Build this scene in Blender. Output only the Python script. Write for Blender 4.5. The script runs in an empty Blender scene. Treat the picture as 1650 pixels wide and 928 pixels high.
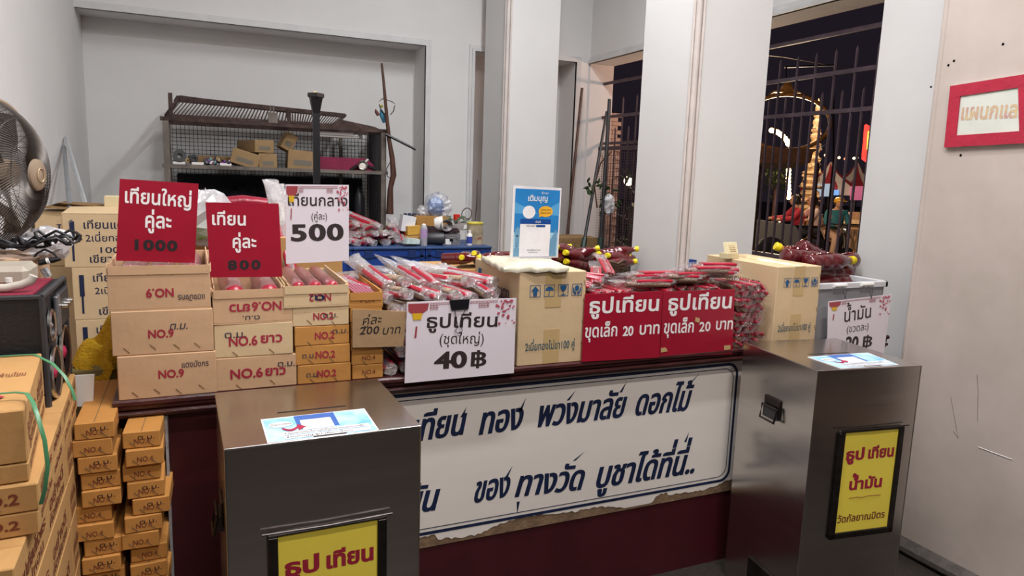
import bpy, math, random
from mathutils import Vector, Matrix
from mathutils.geometry import delaunay_2d_cdt
R = random.Random(7)
PI = math.pi
SC = bpy.context.scene
COL = SC.collection

# ------------------------------------------------------------------ camera
FPX = 1145.0
PITCH, ROLL, YAW = math.radians(8.87), math.radians(1.92), math.radians(24.25)
CAM = Vector((0, 0, 1.55))
_F = Vector((math.sin(YAW), math.cos(YAW), 0)); _R = Vector((math.cos(YAW), -math.sin(YAW), 0)); _Z = Vector((0, 0, 1))
FW = _F*math.cos(PITCH) - _Z*math.sin(PITCH)
_U = _F*math.sin(PITCH) + _Z*math.cos(PITCH)
RT = _R*math.cos(ROLL) + _U*math.sin(ROLL)
UP = -_R*math.sin(ROLL) + _U*math.cos(ROLL)
cd = bpy.data.cameras.new('camera'); cam = bpy.data.objects.new('camera', cd); COL.objects.link(cam)
cam.matrix_world = Matrix.Translation(CAM) @ Matrix((RT, UP, -FW)).transposed().to_4x4()
cd.sensor_width = 36; cd.lens = FPX*36/1650; cd.clip_start = 0.05; cd.clip_end = 400
SC.camera = cam

# ------------------------------------------------------------------ world, lights, exposure
w = bpy.data.worlds.new('night_sky'); SC.world = w; w.use_nodes = True
w.node_tree.nodes['Background'].inputs[0].default_value = (0.020, 0.014, 0.022, 1)
w.node_tree.nodes['Background'].inputs[1].default_value = 0.6
def area(name, loc, sx, sy, power, col, look=(0, 0, -1)):
    l = bpy.data.lights.new(name, 'AREA'); l.shape = 'RECTANGLE'; l.size = sx; l.size_y = sy; l.energy = power; l.color = col
    o = bpy.data.objects.new(name, l); COL.objects.link(o); o.location = loc
    o.rotation_euler = Vector(look).to_track_quat('-Z', 'Y').to_euler(); return o
area('ceiling_tube_light', (0.9, 1.45, 3.88), 1.2, 0.10, 66, (0.98, 0.98, 1.0))
area('ceiling_tube_light', (1.75, 3.0, 3.88), 0.10, 1.1, 54, (0.97, 0.98, 1.0))
area('ceiling_tube_light', (1.0, 0.30, 3.88), 1.2, 0.12, 62, (1.0, 0.93, 0.87))
area('ceiling_tube_light', (0.5, -1.7, 3.5), 1.2, 0.14, 70, (1.0, 0.92, 0.86))
def point(name, loc, power, col, r=0.1):
    l = bpy.data.lights.new(name, 'POINT'); l.energy = power; l.color = col; l.shadow_soft_size = r
    o = bpy.data.objects.new(name, l); COL.objects.link(o); o.location = loc; return o
point('outdoor_fill_light', (8.0, 11.5, 3.2), 200, (1.0, 0.72, 0.45), 0.3)
point('outdoor_fill_light', (13.0, 13.0, 4.5), 500, (1.0, 0.75, 0.5), 0.15)
point('outdoor_fill_light', (4.1, 4.75, 2.3), 30, (1.0, 0.62, 0.46), 0.08)  # added lamp, brightens the jamb of the narrow window with pinkish light
vs = SC.view_settings
vs.view_transform = 'Standard'; vs.look = 'None'; vs.gamma = 1; vs.use_curve_mapping = False; vs.exposure = 0.06
try:
    SC.cycles.max_bounces = 8; SC.cycles.transparent_max_bounces = 16
    SC.cycles.use_denoising = True; SC.cycles.sample_clamp_indirect = 4
except Exception: pass

# ------------------------------------------------------------------ pixel helpers (ray through the photograph met with a real plane)
def ray(x, y): return RT*((x-825)/FPX) - UP*((y-464)/FPX) + FW
def at(x, y, X=None, Y=None, Z=None, P=None, N=None):
    d = ray(x, y)
    if X is not None: t = (X-CAM.x)/d.x
    elif Y is not None: t = (Y-CAM.y)/d.y
    elif Z is not None: t = (Z-CAM.z)/d.z
    else: t = (P-CAM).dot(N)/d.dot(N)
    return CAM + d*t

# ------------------------------------------------------------------ materials
def hexc(h):
    h = h.lstrip('#'); o = []
    for i in (0, 2, 4):
        c = int(h[i:i+2], 16)/255; o.append(c/12.92 if c <= .04045 else ((c+.055)/1.055)**2.4)
    return (*o, 1)
MATS = {}
def mat(name, col, rough=.6, metal=0., var=.10, vs=6., bump=0., bs=40., st=(1, 1, 1), col2=None, spec=.5, coat=0., emit=0., alpha=1., trans=0., rvar=0.):
    if name in MATS: return MATS[name]
    m = bpy.data.materials.new(name); m.use_nodes = True; nt = m.node_tree; N = nt.nodes; L = nt.links
    b = N['Principled BSDF']
    c = hexc(col) if isinstance(col, str) else (*col, 1)
    c2 = hexc(col2) if col2 else tuple(max(0, x*(1-var*2.2)) for x in c[:3]) + (1,)
    tc = N.new('ShaderNodeTexCoord'); mp = N.new('ShaderNodeMapping'); mp.inputs['Scale'].default_value = st
    L.new(tc.outputs['Object'], mp.inputs['Vector'])
    n = N.new('ShaderNodeTexNoise'); n.inputs['Scale'].default_value = vs; n.inputs['Detail'].default_value = 5; n.inputs['Roughness'].default_value = .6
    L.new(mp.outputs[0], n.inputs['Vector'])
    r = N.new('ShaderNodeValToRGB'); r.color_ramp.elements[0].position = .32; r.color_ramp.elements[1].position = .68
    r.color_ramp.elements[0].color = c2; r.color_ramp.elements[1].color = c
    L.new(n.outputs['Fac'], r.inputs['Fac']); L.new(r.outputs['Color'], b.inputs['Base Color'])
    b.inputs['Roughness'].default_value = rough; b.inputs['Metallic'].default_value = metal
    b.inputs['Specular IOR Level'].default_value = spec; b.inputs['Coat Weight'].default_value = coat
    b.inputs['Transmission Weight'].default_value = trans
    if rvar:
        mr = N.new('ShaderNodeMapRange'); mr.inputs['To Min'].default_value = rough-rvar; mr.inputs['To Max'].default_value = rough+rvar
        L.new(n.outputs['Fac'], mr.inputs['Value']); L.new(mr.outputs[0], b.inputs['Roughness'])
    if bump:
        n2 = N.new('ShaderNodeTexNoise'); n2.inputs['Scale'].default_value = bs; n2.inputs['Detail'].default_value = 3
        L.new(mp.outputs[0], n2.inputs['Vector'])
        bp = N.new('ShaderNodeBump'); bp.inputs['Strength'].default_value = bump; bp.inputs['Distance'].default_value = .01
        L.new(n2.outputs['Fac'], bp.inputs['Height']); L.new(bp.outputs[0], b.inputs['Normal'])
    if emit:
        b.inputs['Emission Color'].default_value = c; b.inputs['Emission Strength'].default_value = emit
    if alpha < 1: b.inputs['Alpha'].default_value = alpha
    MATS[name] = m; return m
def film(name, tint, amount=.25, rough=.12, bs=60, cloud=.1):
    """thin clear plastic: mostly see-through, wrinkled gloss and a little milky haze"""
    if name in MATS: return MATS[name]
    m = bpy.data.materials.new(name); m.use_nodes = True; nt = m.node_tree; N = nt.nodes; L = nt.links
    N.remove(N['Principled BSDF']); out = N['Material Output']
    tr = N.new('ShaderNodeBsdfTransparent'); tr.inputs[0].default_value = hexc(tint)
    gl = N.new('ShaderNodeBsdfGlossy'); gl.inputs['Roughness'].default_value = rough; gl.inputs[0].default_value = (.95, .95, .97, 1)
    df = N.new('ShaderNodeBsdfDiffuse'); df.inputs[0].default_value = (.85, .84, .86, 1)
    tc = N.new('ShaderNodeTexCoord'); n = N.new('ShaderNodeTexNoise'); n.inputs['Scale'].default_value = bs; n.inputs['Detail'].default_value = 4
    L.new(tc.outputs['Object'], n.inputs['Vector'])
    bp = N.new('ShaderNodeBump'); bp.inputs['Strength'].default_value = .9; bp.inputs['Distance'].default_value = .02
    L.new(n.outputs['Fac'], bp.inputs['Height']); L.new(bp.outputs[0], gl.inputs['Normal'])
    m1 = N.new('ShaderNodeMixShader'); m1.inputs[0].default_value = amount; L.new(tr.outputs[0], m1.inputs[1]); L.new(gl.outputs[0], m1.inputs[2])
    m2 = N.new('ShaderNodeMixShader'); m2.inputs[0].default_value = cloud; L.new(m1.outputs[0], m2.inputs[1]); L.new(df.outputs[0], m2.inputs[2])
    L.new(m2.outputs[0], out.inputs['Surface']); MATS[name] = m; return m

WALL = mat('wall_paint', '#e0dfde', .75, var=.03, vs=1.6, bump=.12, bs=9)
WALLP = mat('wall_paint_pinkish', '#c2b5ae', .7, var=.07, vs=1.3, bump=.15, bs=7, col2='#a5998f')
TRIM = mat('moulding_paint', '#d4d4d4', .55, var=.05, vs=9, bump=.25, bs=22)
FLOOR = mat('terrazzo_floor', '#3d3834', .35, var=.2, vs=60, bump=.03)
BROWN = mat('kraft_cardboard', '#bd9058', .8, var=.06, vs=5, bump=.12, bs=30)
TAN = mat('tan_cardboard', '#cba682', .8, var=.06, vs=5, bump=.14, bs=26)
TAN2 = mat('pale_cardboard', '#d3b891', .8, var=.05, vs=5, bump=.14, bs=26)
ORANGE = mat('orange_cardboard', '#c48a44', .75, var=.08, vs=6, bump=.15, bs=26)
KRAFTD = mat('cardboard_edge', '#8f6f48', .85, var=.15, vs=40)
TAPE = mat('packing_tape', '#c6a978', .3, var=.05, vs=5, spec=.6)
STEEL = mat('brushed_steel', '#cbc6c2', .22, metal=1., var=.04, vs=3, st=(1, 1, 14), rvar=.04, bump=.006, bs=20)
STEELE = mat('steel_edge', '#c9c6c2', .25, metal=1., var=.05)
STEELD = mat('dark_steel', '#4b4644', .35, metal=.9, var=.2, vs=20)
MAROON = mat('maroon_paint', '#47141b', .42, var=.16, vs=4, bump=.08, bs=14)
MOULD = mat('maroon_varnished_wood', '#532a29', .34, var=.28, vs=7, st=(1, 6, 6), bump=.2, bs=30)
BOARDW = mat('white_board_paint', '#e6dfd8', .55, var=.035, vs=3, st=(.5, 1, 2), bump=.05, bs=12)
FIBRE = mat('bare_fibreboard', '#8a6f55', .9, var=.2, vs=22, bump=.3, bs=60)
NAVY = mat('navy_sign_paint', '#14244a', .5, var=.2, vs=12)
BLACKP = mat('black_print', '#221c20', .55, var=.06)
REDP = mat('red_print', '#a3203a', .6, var=.06)
DKREDP = mat('brown_red_print', '#7a3a28', .65, var=.1)
BLUEP = mat('blue_print', '#1e5688', .6, var=.06)
INK = mat('grey_ink_print', '#4a4248', .65, var=.12)
WHITEP = mat('white_letter_paint', '#f1eeee', .5, var=.02)
SIGNRED = mat('crimson_sign_board', '#a3142f', .38, var=.08, vs=5, bump=.05, bs=12)
PAPER = mat('laminated_paper', '#e6dde6', .28, var=.02, vs=4)
YELLOW = mat('yellow_sign_paper', '#f8e356', .35, var=.03, vs=4)
RED = mat('candle_red', '#ab1430', .28, var=.08, vs=30, coat=.4)
REDD = mat('candle_dark_red', '#8c1026', .35, var=.1, vs=30)
STICK = mat('incense_sticks', '#b59c84', .8, var=.3, vs=120, bump=.3, bs=150)
BLACK = mat('black_plastic', '#15141a', .4, var=.1)
DGREY = mat('dark_grey_plastic', '#38383c', .45, var=.1)
WHITE = mat('white_plastic', '#e4e2de', .4, var=.04)
CREAM = mat('cream_plastic', '#dccfa8', .4, var=.05)
BLUE = mat('blue_plastic', '#1e4596', .4, var=.08, vs=5)
NAVYPL = mat('blue_plastic_dark', '#152f66', .45, var=.08, vs=5)
RUST = mat('rusty_metal', '#5a4640', .75, metal=.3, var=.3, vs=22, bump=.3, bs=50)
RAIL = mat('grey_brown_frame', '#7d736a', .6, var=.2, vs=12, bump=.2)
WIRE = mat('wire_dark', '#2c292c', .5, metal=.4, var=.1)
IRON = mat('window_iron', '#5c4c54', .5, metal=.2, var=.2, vs=10)
DKWOOD = mat('dark_wood', '#5a3626', .5, var=.25, vs=9, st=(4, 4, 1), bump=.1)
GREEN = mat('leaf_green', '#2d4a26', .5, var=.2, vs=20)
OIL = mat('dark_red_oil', '#641a20', .10, var=.15, vs=14, coat=.6)
YCAP = mat('yellow_cap', '#e8d41e', .4, var=.04)
CLOTHY = mat('yellow_towel', '#d3a81c', .95, var=.12, vs=60, bump=.9, bs=160)
STRAP = mat('green_strap', '#4f8b62', .35, var=.06)
CELLO = film('cellophane', '#f2eef0', .34, .14, 90, .15)
BAGC = film('clear_bag_film', '#eef0f4', .22, .15, 40, .10)
CELLR = film('cellophane_tight', '#f6eef0', .22, .16, 120, .03)
BAG = film('plastic_bag', '#e6e6ea', .25, .2, 30, .4)
CLEARB = film('clear_tub_plastic', '#d8dade', .18, .2, 8, .38)

# ------------------------------------------------------------------ object bookkeeping
WM = {}
def things_tag(o, label, cat, group=None, kind=None):
    o['label'] = label; o['category'] = cat
    if group: o['group'] = group
    if kind: o['kind'] = kind
    return o
def thing(name, label, cat, loc=(0, 0, 0), rz=0., group=None, rx=0., ry=0.):
    o = bpy.data.objects.new(name, None); COL.objects.link(o); o.empty_display_size = .05
    o.location = loc; o.rotation_euler = (rx, ry, rz)
    WM[o] = Matrix.Translation(Vector(loc)) @ o.rotation_euler.to_matrix().to_4x4()
    return things_tag(o, label, cat, group)
class G:
    def __init__(s): s.v = []; s.f = []; s.m = []; s.M = None; s.mi = 0
    def add(s, vs, fs):
        n = len(s.v)
        if s.M is not None: vs = [s.M @ Vector(p) for p in vs]
        s.v += [tuple(p) for p in vs]; s.f += [tuple(n+i for i in f) for f in fs]; s.m += [s.mi]*len(fs); return s
    def box(s, x0, x1, y0, y1, z0, z1, c=0.):
        if c <= 0:
            vs = [(x, y, z) for z in (z0, z1) for y in (y0, y1) for x in (x0, x1)]
            return s.add(vs, [(0, 2, 3, 1), (4, 5, 7, 6), (0, 1, 5, 4), (2, 6, 7, 3), (0, 4, 6, 2), (1, 3, 7, 5)])
        c = min(c, (x1-x0)/2.01, (y1-y0)/2.01, (z1-z0)/2.01)
        V = []; idx = {}
        for sx in (0, 1):
            for sy in (0, 1):
                for sz in (0, 1):
                    px, py, pz = (x0, x1)[sx], (y0, y1)[sy], (z0, z1)[sz]; dx, dy, dz = (c, -c)[sx], (c, -c)[sy], (c, -c)[sz]
                    for a, p in enumerate(((px, py+dy, pz+dz), (px+dx, py, pz+dz), (px+dx, py+dy, pz))):
                        idx[sx, sy, sz, a] = len(V); V.append(p)
        F = []
        def k(q, a): return idx[q[0], q[1], q[2], a]
        for a in range(3):
            o = [i for i in range(3) if i != a]
            for sa in (0, 1):
                q = []
                for u, w_ in ((0, 0), (1, 0), (1, 1), (0, 1)):
                    t = [0, 0, 0]; t[a] = sa; t[o[0]] = u; t[o[1]] = w_; q.append(k(t, a))
                F.append(tuple(q) if (sa == 1) == (a != 1) else tuple(reversed(q)))
        for a in range(3):
            o = [i for i in range(3) if i != a]
            for u in (0, 1):
                for w_ in (0, 1):
                    t0 = [0, 0, 0]; t1 = [0, 0, 0]; t0[a] = 0; t1[a] = 1; t0[o[0]] = t1[o[0]] = u; t0[o[1]] = t1[o[1]] = w_
                    F.append((k(t0, o[0]), k(t1, o[0]), k(t1, o[1]), k(t0, o[1])))
        for sx in (0, 1):
            for sy in (0, 1):
                for sz in (0, 1): F.append(tuple(k((sx, sy, sz), a) for a in range(3)))
        return s.add(V, F)
    def tube(s, pts, r, seg=8, cap=True, flat=1.):
        pts = [Vector(p) for p in pts]; n = len(pts)
        rr = r if isinstance(r, (list, tuple)) else [r]*n
        V = []; F = []; ref = None
        for i, p in enumerate(pts):
            t = (pts[min(i+1, n-1)] - pts[max(i-1, 0)]).normalized()
            if ref is None: ref = Vector((0, 0, 1)) if abs(t.z) < .9 else Vector((1, 0, 0))
            a = (ref - t*ref.dot(t)).normalized(); ref = a; b = t.cross(a)
            for j in range(seg):
                th = 2*PI*j/seg; V.append(p + a*math.cos(th)*rr[i]*flat + b*math.sin(th)*rr[i])
        for i in range(n-1):
            for j in range(seg):
                k = (j+1) % seg; F.append((i*seg+j, i*seg+k, (i+1)*seg+k, (i+1)*seg+j))
        if cap: F.append(tuple(reversed(range(seg)))); F.append(tuple((n-1)*seg+j for j in range(seg)))
        return s.add(V, F)
    def lathe(s, prof, seg=16, o=(0, 0, 0), ax=(0, 0, 1), sx=1., sy=1., cap=True):
        ax = Vector(ax).normalized(); q = ax.to_track_quat('Z', 'Y'); o = Vector(o); V = []; F = []
        for r, z in prof:
            for j in range(seg):
                th = 2*PI*j/seg; V.append(o + q @ Vector((r*math.cos(th)*sx, r*math.sin(th)*sy, z)))
        n = len(prof)
        for i in range(n-1):
            for j in range(seg):
                k = (j+1) % seg; F.append((i*seg+j, i*seg+k, (i+1)*seg+k, (i+1)*seg+j))
        if cap and prof[0][0] > 1e-6: F.append(tuple(reversed(range(seg))))
        if cap and prof[-1][0] > 1e-6: F.append(tuple((n-1)*seg+j for j in range(seg)))
        return s.add(V, F)
    def ball(s, c, r, seg=12, rings=8, sz=1., jit=0., sx=1., sy=1.):
        pr = [(max(1e-7, r*math.sin(PI*i/rings)), -r*sz*math.cos(PI*i/rings)) for i in range(rings+1)]
        n = len(s.v); s.lathe(pr, seg, c, (0, 0, 1), sx, sy)
        if jit:
            cc = (s.M @ Vector(c)) if s.M is not None else Vector(c)
            for i in range(n, len(s.v)):
                p = Vector(s.v[i]); s.v[i] = tuple(cc + (p-cc)*(1+R.uniform(-jit, jit)))
        return s
    def poly(s, pts): return s.add(pts, [tuple(range(len(pts)))])
    def prism(s, pts, d):
        """extrude closed polygon pts (3D) by vector d"""
        n = len(pts); d = Vector(d); pts = [Vector(p) for p in pts]
        return s.add(pts + [p+d for p in pts], [tuple(reversed(range(n))), tuple(range(n, 2*n))] + [(i, (i+1) % n, n+(i+1) % n, n+i) for i in range(n)])
    def mesh(s, name, mats, smooth=None):
        me = bpy.data.meshes.new(name); me.from_pydata(s.v, [], s.f)
        if not isinstance(mats, (list, tuple)): mats = [mats]
        for m in mats: me.materials.append(m)
        if len(mats) > 1: me.polygons.foreach_set('material_index', s.m)
        me.validate(); 
        if smooth is not None:
            me.shade_smooth()
            if smooth < 180: me.set_sharp_from_angle(angle=math.radians(smooth))
        me.update(); return me
    def build(s, name, mats, parent=None, smooth=None, world=True, label=None, kind=None):
        """world=True: vertices are given in world space, else in the space of the parent's thing"""
        root = parent
        while root is not None and root.parent is not None: root = root.parent
        if world and root is not None and root in WM:
            inv = WM[root].inverted(); s.v = [tuple(inv @ Vector(p)) for p in s.v]
        o = bpy.data.objects.new(name, s.mesh(name, mats, smooth)); COL.objects.link(o)
        if parent is not None: o.parent = parent
        if label: o['label'] = label
        if kind: o['kind'] = kind
        return o
def solo(g, name, mats, label, cat, group=None, smooth=None, origin=None):
    """thing that is one mesh; origin moved to the base centre"""
    if origin is None:
        xs = [p[0] for p in g.v]; ys = [p[1] for p in g.v]; zs = [p[2] for p in g.v]
        origin = Vector(((min(xs)+max(xs))/2, (min(ys)+max(ys))/2, min(zs)))
    origin = Vector(origin); g.v = [tuple(Vector(p)-origin) for p in g.v]
    o = g.build(name, mats, None, smooth); o.location = origin
    return things_tag(o, label, cat, group)
def children(o): return CH.get(o, None) or [c for c in bpy.data.objects if c.parent == o]
CH = {}
def snapshot(root):
    """remember the tree below root once so that copies are quick"""
    allc = [c for c in bpy.data.objects if c.parent is not None]
    def rec(o):
        CH[o] = [c for c in allc if c.parent == o]
        for c in CH[o]: rec(c)
    rec(root)
def dup(root, loc=None, rot=None, label=None, group=None, scale=None):
    if root not in CH: snapshot(root)
    def rec(o, par):
        c = o.copy(); COL.objects.link(c); c.parent = par
        for k in CH.get(o, []): rec(k, c)
        return c
    r = rec(root, None)
    if loc is not None: r.location = loc
    if rot is not None: r.rotation_euler = rot
    if scale is not None: r.scale = scale
    if label: r['label'] = label
    if group: r['group'] = group
    return r
def struct(g, name, mats, smooth=None):
    o = g.build(name, mats, None, smooth); o['kind'] = 'structure'; return o

# ------------------------------------------------------------------ lettering: outlines of the built-in font, filled by winding number
_tc = bpy.data.curves.new('lettering_source', 'FONT'); _to = bpy.data.objects.new('lettering_source', _tc); COL.objects.link(_to)
_tc.resolution_u = 2
_adv = {}; _out = {}; _gl = {}
TONE = '่้๊๋์'; UPV = 'ัิีึืํ็'
def _curve(txt):
    _tc.body = txt; bpy.context.view_layer.update()
    dg = bpy.context.evaluated_depsgraph_get(); ev = _to.evaluated_get(dg)
    cu = ev.to_curve(dg); out = []
    for sp in cu.splines:
        P = []; bz = sp.bezier_points; n = len(bz)
        for i in range(n):
            a = bz[i]; b = bz[(i+1) % n]; p0, p1, p2, p3 = a.co, a.handle_right, b.handle_left, b.co
            P.append((p0.x, p0.y)); L = (p3-p0).length
            if L < 1e-6: continue
            dv = (p3-p0)/L; bend = max((p1-p0 - dv*(p1-p0).dot(dv)).length, (p2-p0 - dv*(p2-p0).dot(dv)).length)
            if bend > .004:
                for k in range(1, 3 if L < .12 else 4):
                    t = k/(3 if L < .12 else 4); q = p0*(1-t)**3 + p1*3*t*(1-t)**2 + p2*3*t*t*(1-t) + p3*t**3; P.append((q.x, q.y))
        Q = []
        for p in P:
            if not Q or (abs(p[0]-Q[-1][0])+abs(p[1]-Q[-1][1])) > 1e-4: Q.append(p)
        if len(Q) > 2: out.append(Q)
    ev.to_curve_clear(); return out
def _mx(o): return max(p[0] for q in o for p in q)
def _outl(ch):
    if ch not in _out:
        o = _curve(ch) if ch.strip() else []
        base = _curve('l')
        both = _curve(ch+'l'); _adv[ch] = _mx(both) - _mx(base); _out[ch] = o
    return _out[ch]
def _glyph(ch, bold, an):
    key = (ch, round(bold, 3), round(an, 2))
    if key in _gl: return _gl[key]
    polys = _outl(ch); vs = []; es = []; loops = []
    def sa(P): return sum(P[i-1][0]*P[i][1]-P[i][0]*P[i-1][1] for i in range(len(P)))
    bigp = max(polys, key=lambda P: abs(sa(P))) if polys else None
    if bigp is not None and sa(bigp) > 0: bold = -bold
    for P in polys:
        n = len(P); Q = []
        for i in range(n):
            a = P[i-1]; b = P[i]; c = P[(i+1) % n]
            d1 = Vector((b[0]-a[0], b[1]-a[1])); d2 = Vector((c[0]-b[0], c[1]-b[1]))
            d1 = d1.normalized() if d1.length > 1e-9 else d1; d2 = d2.normalized() if d2.length > 1e-9 else d2
            t = d1 + d2
            if t.length < .3: t = d1
            t.normalize(); k = 1/max(.5, t.dot(d1)); nx, ny = -t.y, t.x       # left of the path
            Q.append((b[0]+nx*bold*k*an, b[1]+ny*bold*k))
        loops.append(Q); k0 = len(vs); vs += [Vector(q) for q in Q]; es += [(k0+i, k0+(i+1) % n) for i in range(n)]
    if not vs: _gl[key] = ([], []); return _gl[key]
    V, E, F, *_ = delaunay_2d_cdt(vs, es, [], 0, 1e-6)
    tri = []
    for f in F:
        for q in range(1, len(f)-1):
            t = (f[0], f[q], f[q+1]); cx = sum(V[i].x for i in t)/3; cy = sum(V[i].y for i in t)/3; wn = 0
            for Q in loops:
                n = len(Q)
                for i in range(n):
                    x0, y0 = Q[i]; x1, y1 = Q[(i+1) % n]
                    if y0 <= cy < y1:
                        if (x1-x0)*(cy-y0)-(cx-x0)*(y1-y0) > 0: wn += 1
                    elif y1 <= cy < y0:
                        if (x1-x0)*(cy-y0)-(cx-x0)*(y1-y0) < 0: wn -= 1
            if wn: tri.append(t)
    _gl[key] = ([(p.x, p.y) for p in V], tri); return _gl[key]
def text2d(txt, bold=0., an=1., track=0.):
    x = 0; V = []; F = []
    for i, ch in enumerate(txt):
        _outl(ch); dy = 0; dx = 0
        if ch in TONE:
            pv = txt[i-1] if i else ''; nx = txt[i+1] if i+1 < len(txt) else ''
            if pv in UPV or nx == 'ำ': dy = .20
        if ch in TONE+UPV and i and txt[i-1] in 'ปฝฟ': dx = -.1
        vs, fs = _glyph(ch, bold, an); n = len(V)
        V += [(p[0]+x+dx, p[1]+dy) for p in vs]; F += [(a+n, b+n, c+n) for a, b, c in fs]
        x += _adv[ch] + (track if _adv[ch] > .05 else 0)
    return V, F
def letters(g, txt, A, u, v, width, height, bold=0., an=1., shear=0., track=0., xh=.56):
    """lay txt from point A along unit u, up along unit v; height is that of a Thai consonant (or xh em)"""
    V, F = text2d(txt, bold, an, track)
    if not V: return g
    x0 = min(p[0] for p in V); x1 = max(p[0] for p in V); sx = width/(x1-x0); sy = height/xh
    A = Vector(A); u = Vector(u); v = Vector(v)
    return g.add([A + u*((p[0]-x0)*sx + p[1]*sy*shear) + v*(p[1]*sy) for p in V], F)
def write(parent, txt, a, b, t, m, bold=0., an=1., shear=0., track=0., xh=.56, off=.0007, g=None, name='lettering', **pl):
    """a, b: pixel ends of the baseline, t: pixel at consonant height; pl: the plane it is printed on"""
    A = at(*a, **pl); B = at(*b, **pl); T = at(*t, **pl)
    u = (B-A).normalized(); n = u.cross(T-A).normalized(); v = n.cross(u)
    if n.dot(CAM-A) < 0: n = -n
    gg = g or G(); letters(gg, txt, A+n*off, u, v, (B-A).length, (T-A).dot(v), bold, an, shear, track, xh)
    if g is None: return gg.build(name, m, parent)
    return gg
CAPH = .68
# ================================================================== THE ROOM
YB, YN, XL, XW, XO, HEAD, CEIL = 5.43, 5.71, -.644, 3.10, 3.33, 2.515, 3.95
g = G().box(-1.2, 2.86, -3.0, YN+.1, -.08, 0); struct(g, 'floor', FLOOR)
g = G().box(XL-.2, XO, -0.2, YN+.2, CEIL, CEIL+.1); struct(g, 'ceiling', WALL)
g = G().box(XL-.2, XL, 1.15, YN+.2, 0, CEIL); struct(g, 'wall_left', WALL)
n1 = (-.70, 1.655); n2 = (2.055, 2.965)          # two tall niches of the back wall
g = G(); g.box(XL, XO, YB, YN+.2, HEAD, CEIL); g.box(n1[1], n2[0], YB, YN+.2, 0, HEAD); g.box(n2[1], XO, YB, YN+.2, 0, HEAD)
g.box(XL, n1[1], YN, YN+.2, 0, HEAD); g.box(n2[0], n2[1], YN, YN+.2, 0, HEAD); struct(g, 'wall_back', WALL)
# raised mouldings around the niches
def frame_mould(g, x0, x1, z1, y, left=True, right=True):
    for i, (d, wd) in enumerate(((.012, .045), (.022, .022))):
        g.box(x0-(wd if left else 0), x1+(wd if right else 0), y-d, y+.01, z1, z1+wd)
        if left: g.box(x0-wd, x0, y-d, y+.01, 0, z1)
        if right: g.box(x1, x1+wd, y-d, y+.01, 0, z1)
g = G(); frame_mould(g, XL, n1[1], HEAD, YB, left=False); struct(g, 'trim_1', TRIM)
g = G(); frame_mould(g, n2[0], n2[1], HEAD, YB); struct(g, 'trim_2', TRIM)
# window wall on the right: two barred openings
W1 = (2.59, 3.82); W2 = (4.18, 5.42); SILL1, SILL2 = 1.06, .78
g = G(); y0 = 2.05
g.box(XW, XO, y0, W1[0], 0, CEIL); g.box(XW, XO, W1[1], W2[0], 0, CEIL); g.box(XW, XO, W2[1], YB+.02, 0, CEIL)
g.box(XW, XO, W1[0], W1[1], HEAD, CEIL); g.box(XW, XO, W2[0], W2[1], HEAD, CEIL)
g.box(XW, XO, W1[0], W1[1], 0, SILL1); g.box(XW, XO, W2[0], W2[1], 0, SILL2); struct(g, 'wall_right', WALL)
for k, (a, b) in enumerate((W1, W2)):
    g = G()
    for d, wd in ((.012, .05), (.024, .025)):
        g.box(XW-d, XW+.01, a-wd, b+wd*0, HEAD, HEAD+wd)
    struct(g, 'window_%d' % (k+1), TRIM)
# nearer stretch of wall that carries the framed sign
g = G().box(2.79, 3.34, 0.85, 2.038, 0, CEIL); struct(g, 'wall_right_front', WALLP)
g = G(); g.tube([(2.80, 2.038, 0), (2.80, 2.038, CEIL)], .016, 10); g.tube([(2.835, 2.045, 0), (2.835, 2.045, CEIL)], .010, 8); struct(g, 'trim_3', WALLP, 40)
g = G().box(2.73, 2.80, 0.85, 2.0, 0, .06, .02); struct(g, 'baseboard_right', mat('plinth_cement', '#5d5753', .8, var=.25, vs=12, bump=.4))
# pillars with beaded corners
def pillar(n, x0, y0, s):
    g = G(); c = .035
    g.add([(x, y, z) for z in (0, CEIL) for x, y in ((x0+c, y0), (x0+s, y0), (x0+s, y0+s), (x0, y0+s), (x0, y0+c))],
          [(0, 1, 6, 5), (1, 2, 7, 6), (2, 3, 8, 7), (3, 4, 9, 8), (4, 0, 5, 9)])
    struct(g, 'trim_%d' % n, WALL)
    b = G(); b.tube([(x0+.010, y0+.010, 0), (x0+.010, y0+.010, CEIL)], .014, 10); b.tube([(x0+.030, y0-.001, 0), (x0+.030, y0-.001, CEIL)], .007, 8)
    b.tube([(x0-.001, y0+.030, 0), (x0-.001, y0+.030, CEIL)], .007, 8)
    o = b.build('corner_bead', mat('bead_paint', '#d6ccc6', .6, var=.06, vs=8, bump=.12, bs=30), None, 40); o['kind'] = 'structure'; o.name = 'trim_%d' % (n+4)
pillar(4, 2.13, 2.76, .43); pillar(5, 2.085, 4.86, .42)

# ------------------------------------------------------------------ window bars
def bars(name, label, X, y0, y1, zt, zb, rails, step, ystart, spear=True):
    t = thing(name, label, 'window bars', (X, (y0+y1)/2, zb))
    for z in rails: G().box(X-.008, X+.008, y0, y1, z-.011, z+.011).build('rail', IRON, t)
    k = 0; y = ystart
    while y > y0+.03:
        top = zt[k % len(zt)]
        g = G().box(X-.006, X+.006, y-.0042, y+.0042, zb, top-.01)
        g.add([(X-.006, y-.0042, top-.01), (X+.006, y-.0042, top-.01), (X+.006, y+.0042, top-.01), (X-.006, y+.0042, top-.01), (X, y, top+.012)],
              [(0, 1, 4), (1, 2, 4), (2, 3, 4), (3, 0, 4)])
        g.build('bar', IRON, t); y -= step; k += 1
    return t
bars('window_grille', 'dark iron spiked window bars right of the big pillar', 3.22, 2.59, 3.82, [2.285, 2.065], 1.10, (2.377, 2.168, 1.962, 1.13), .0675, 3.77)
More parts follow.
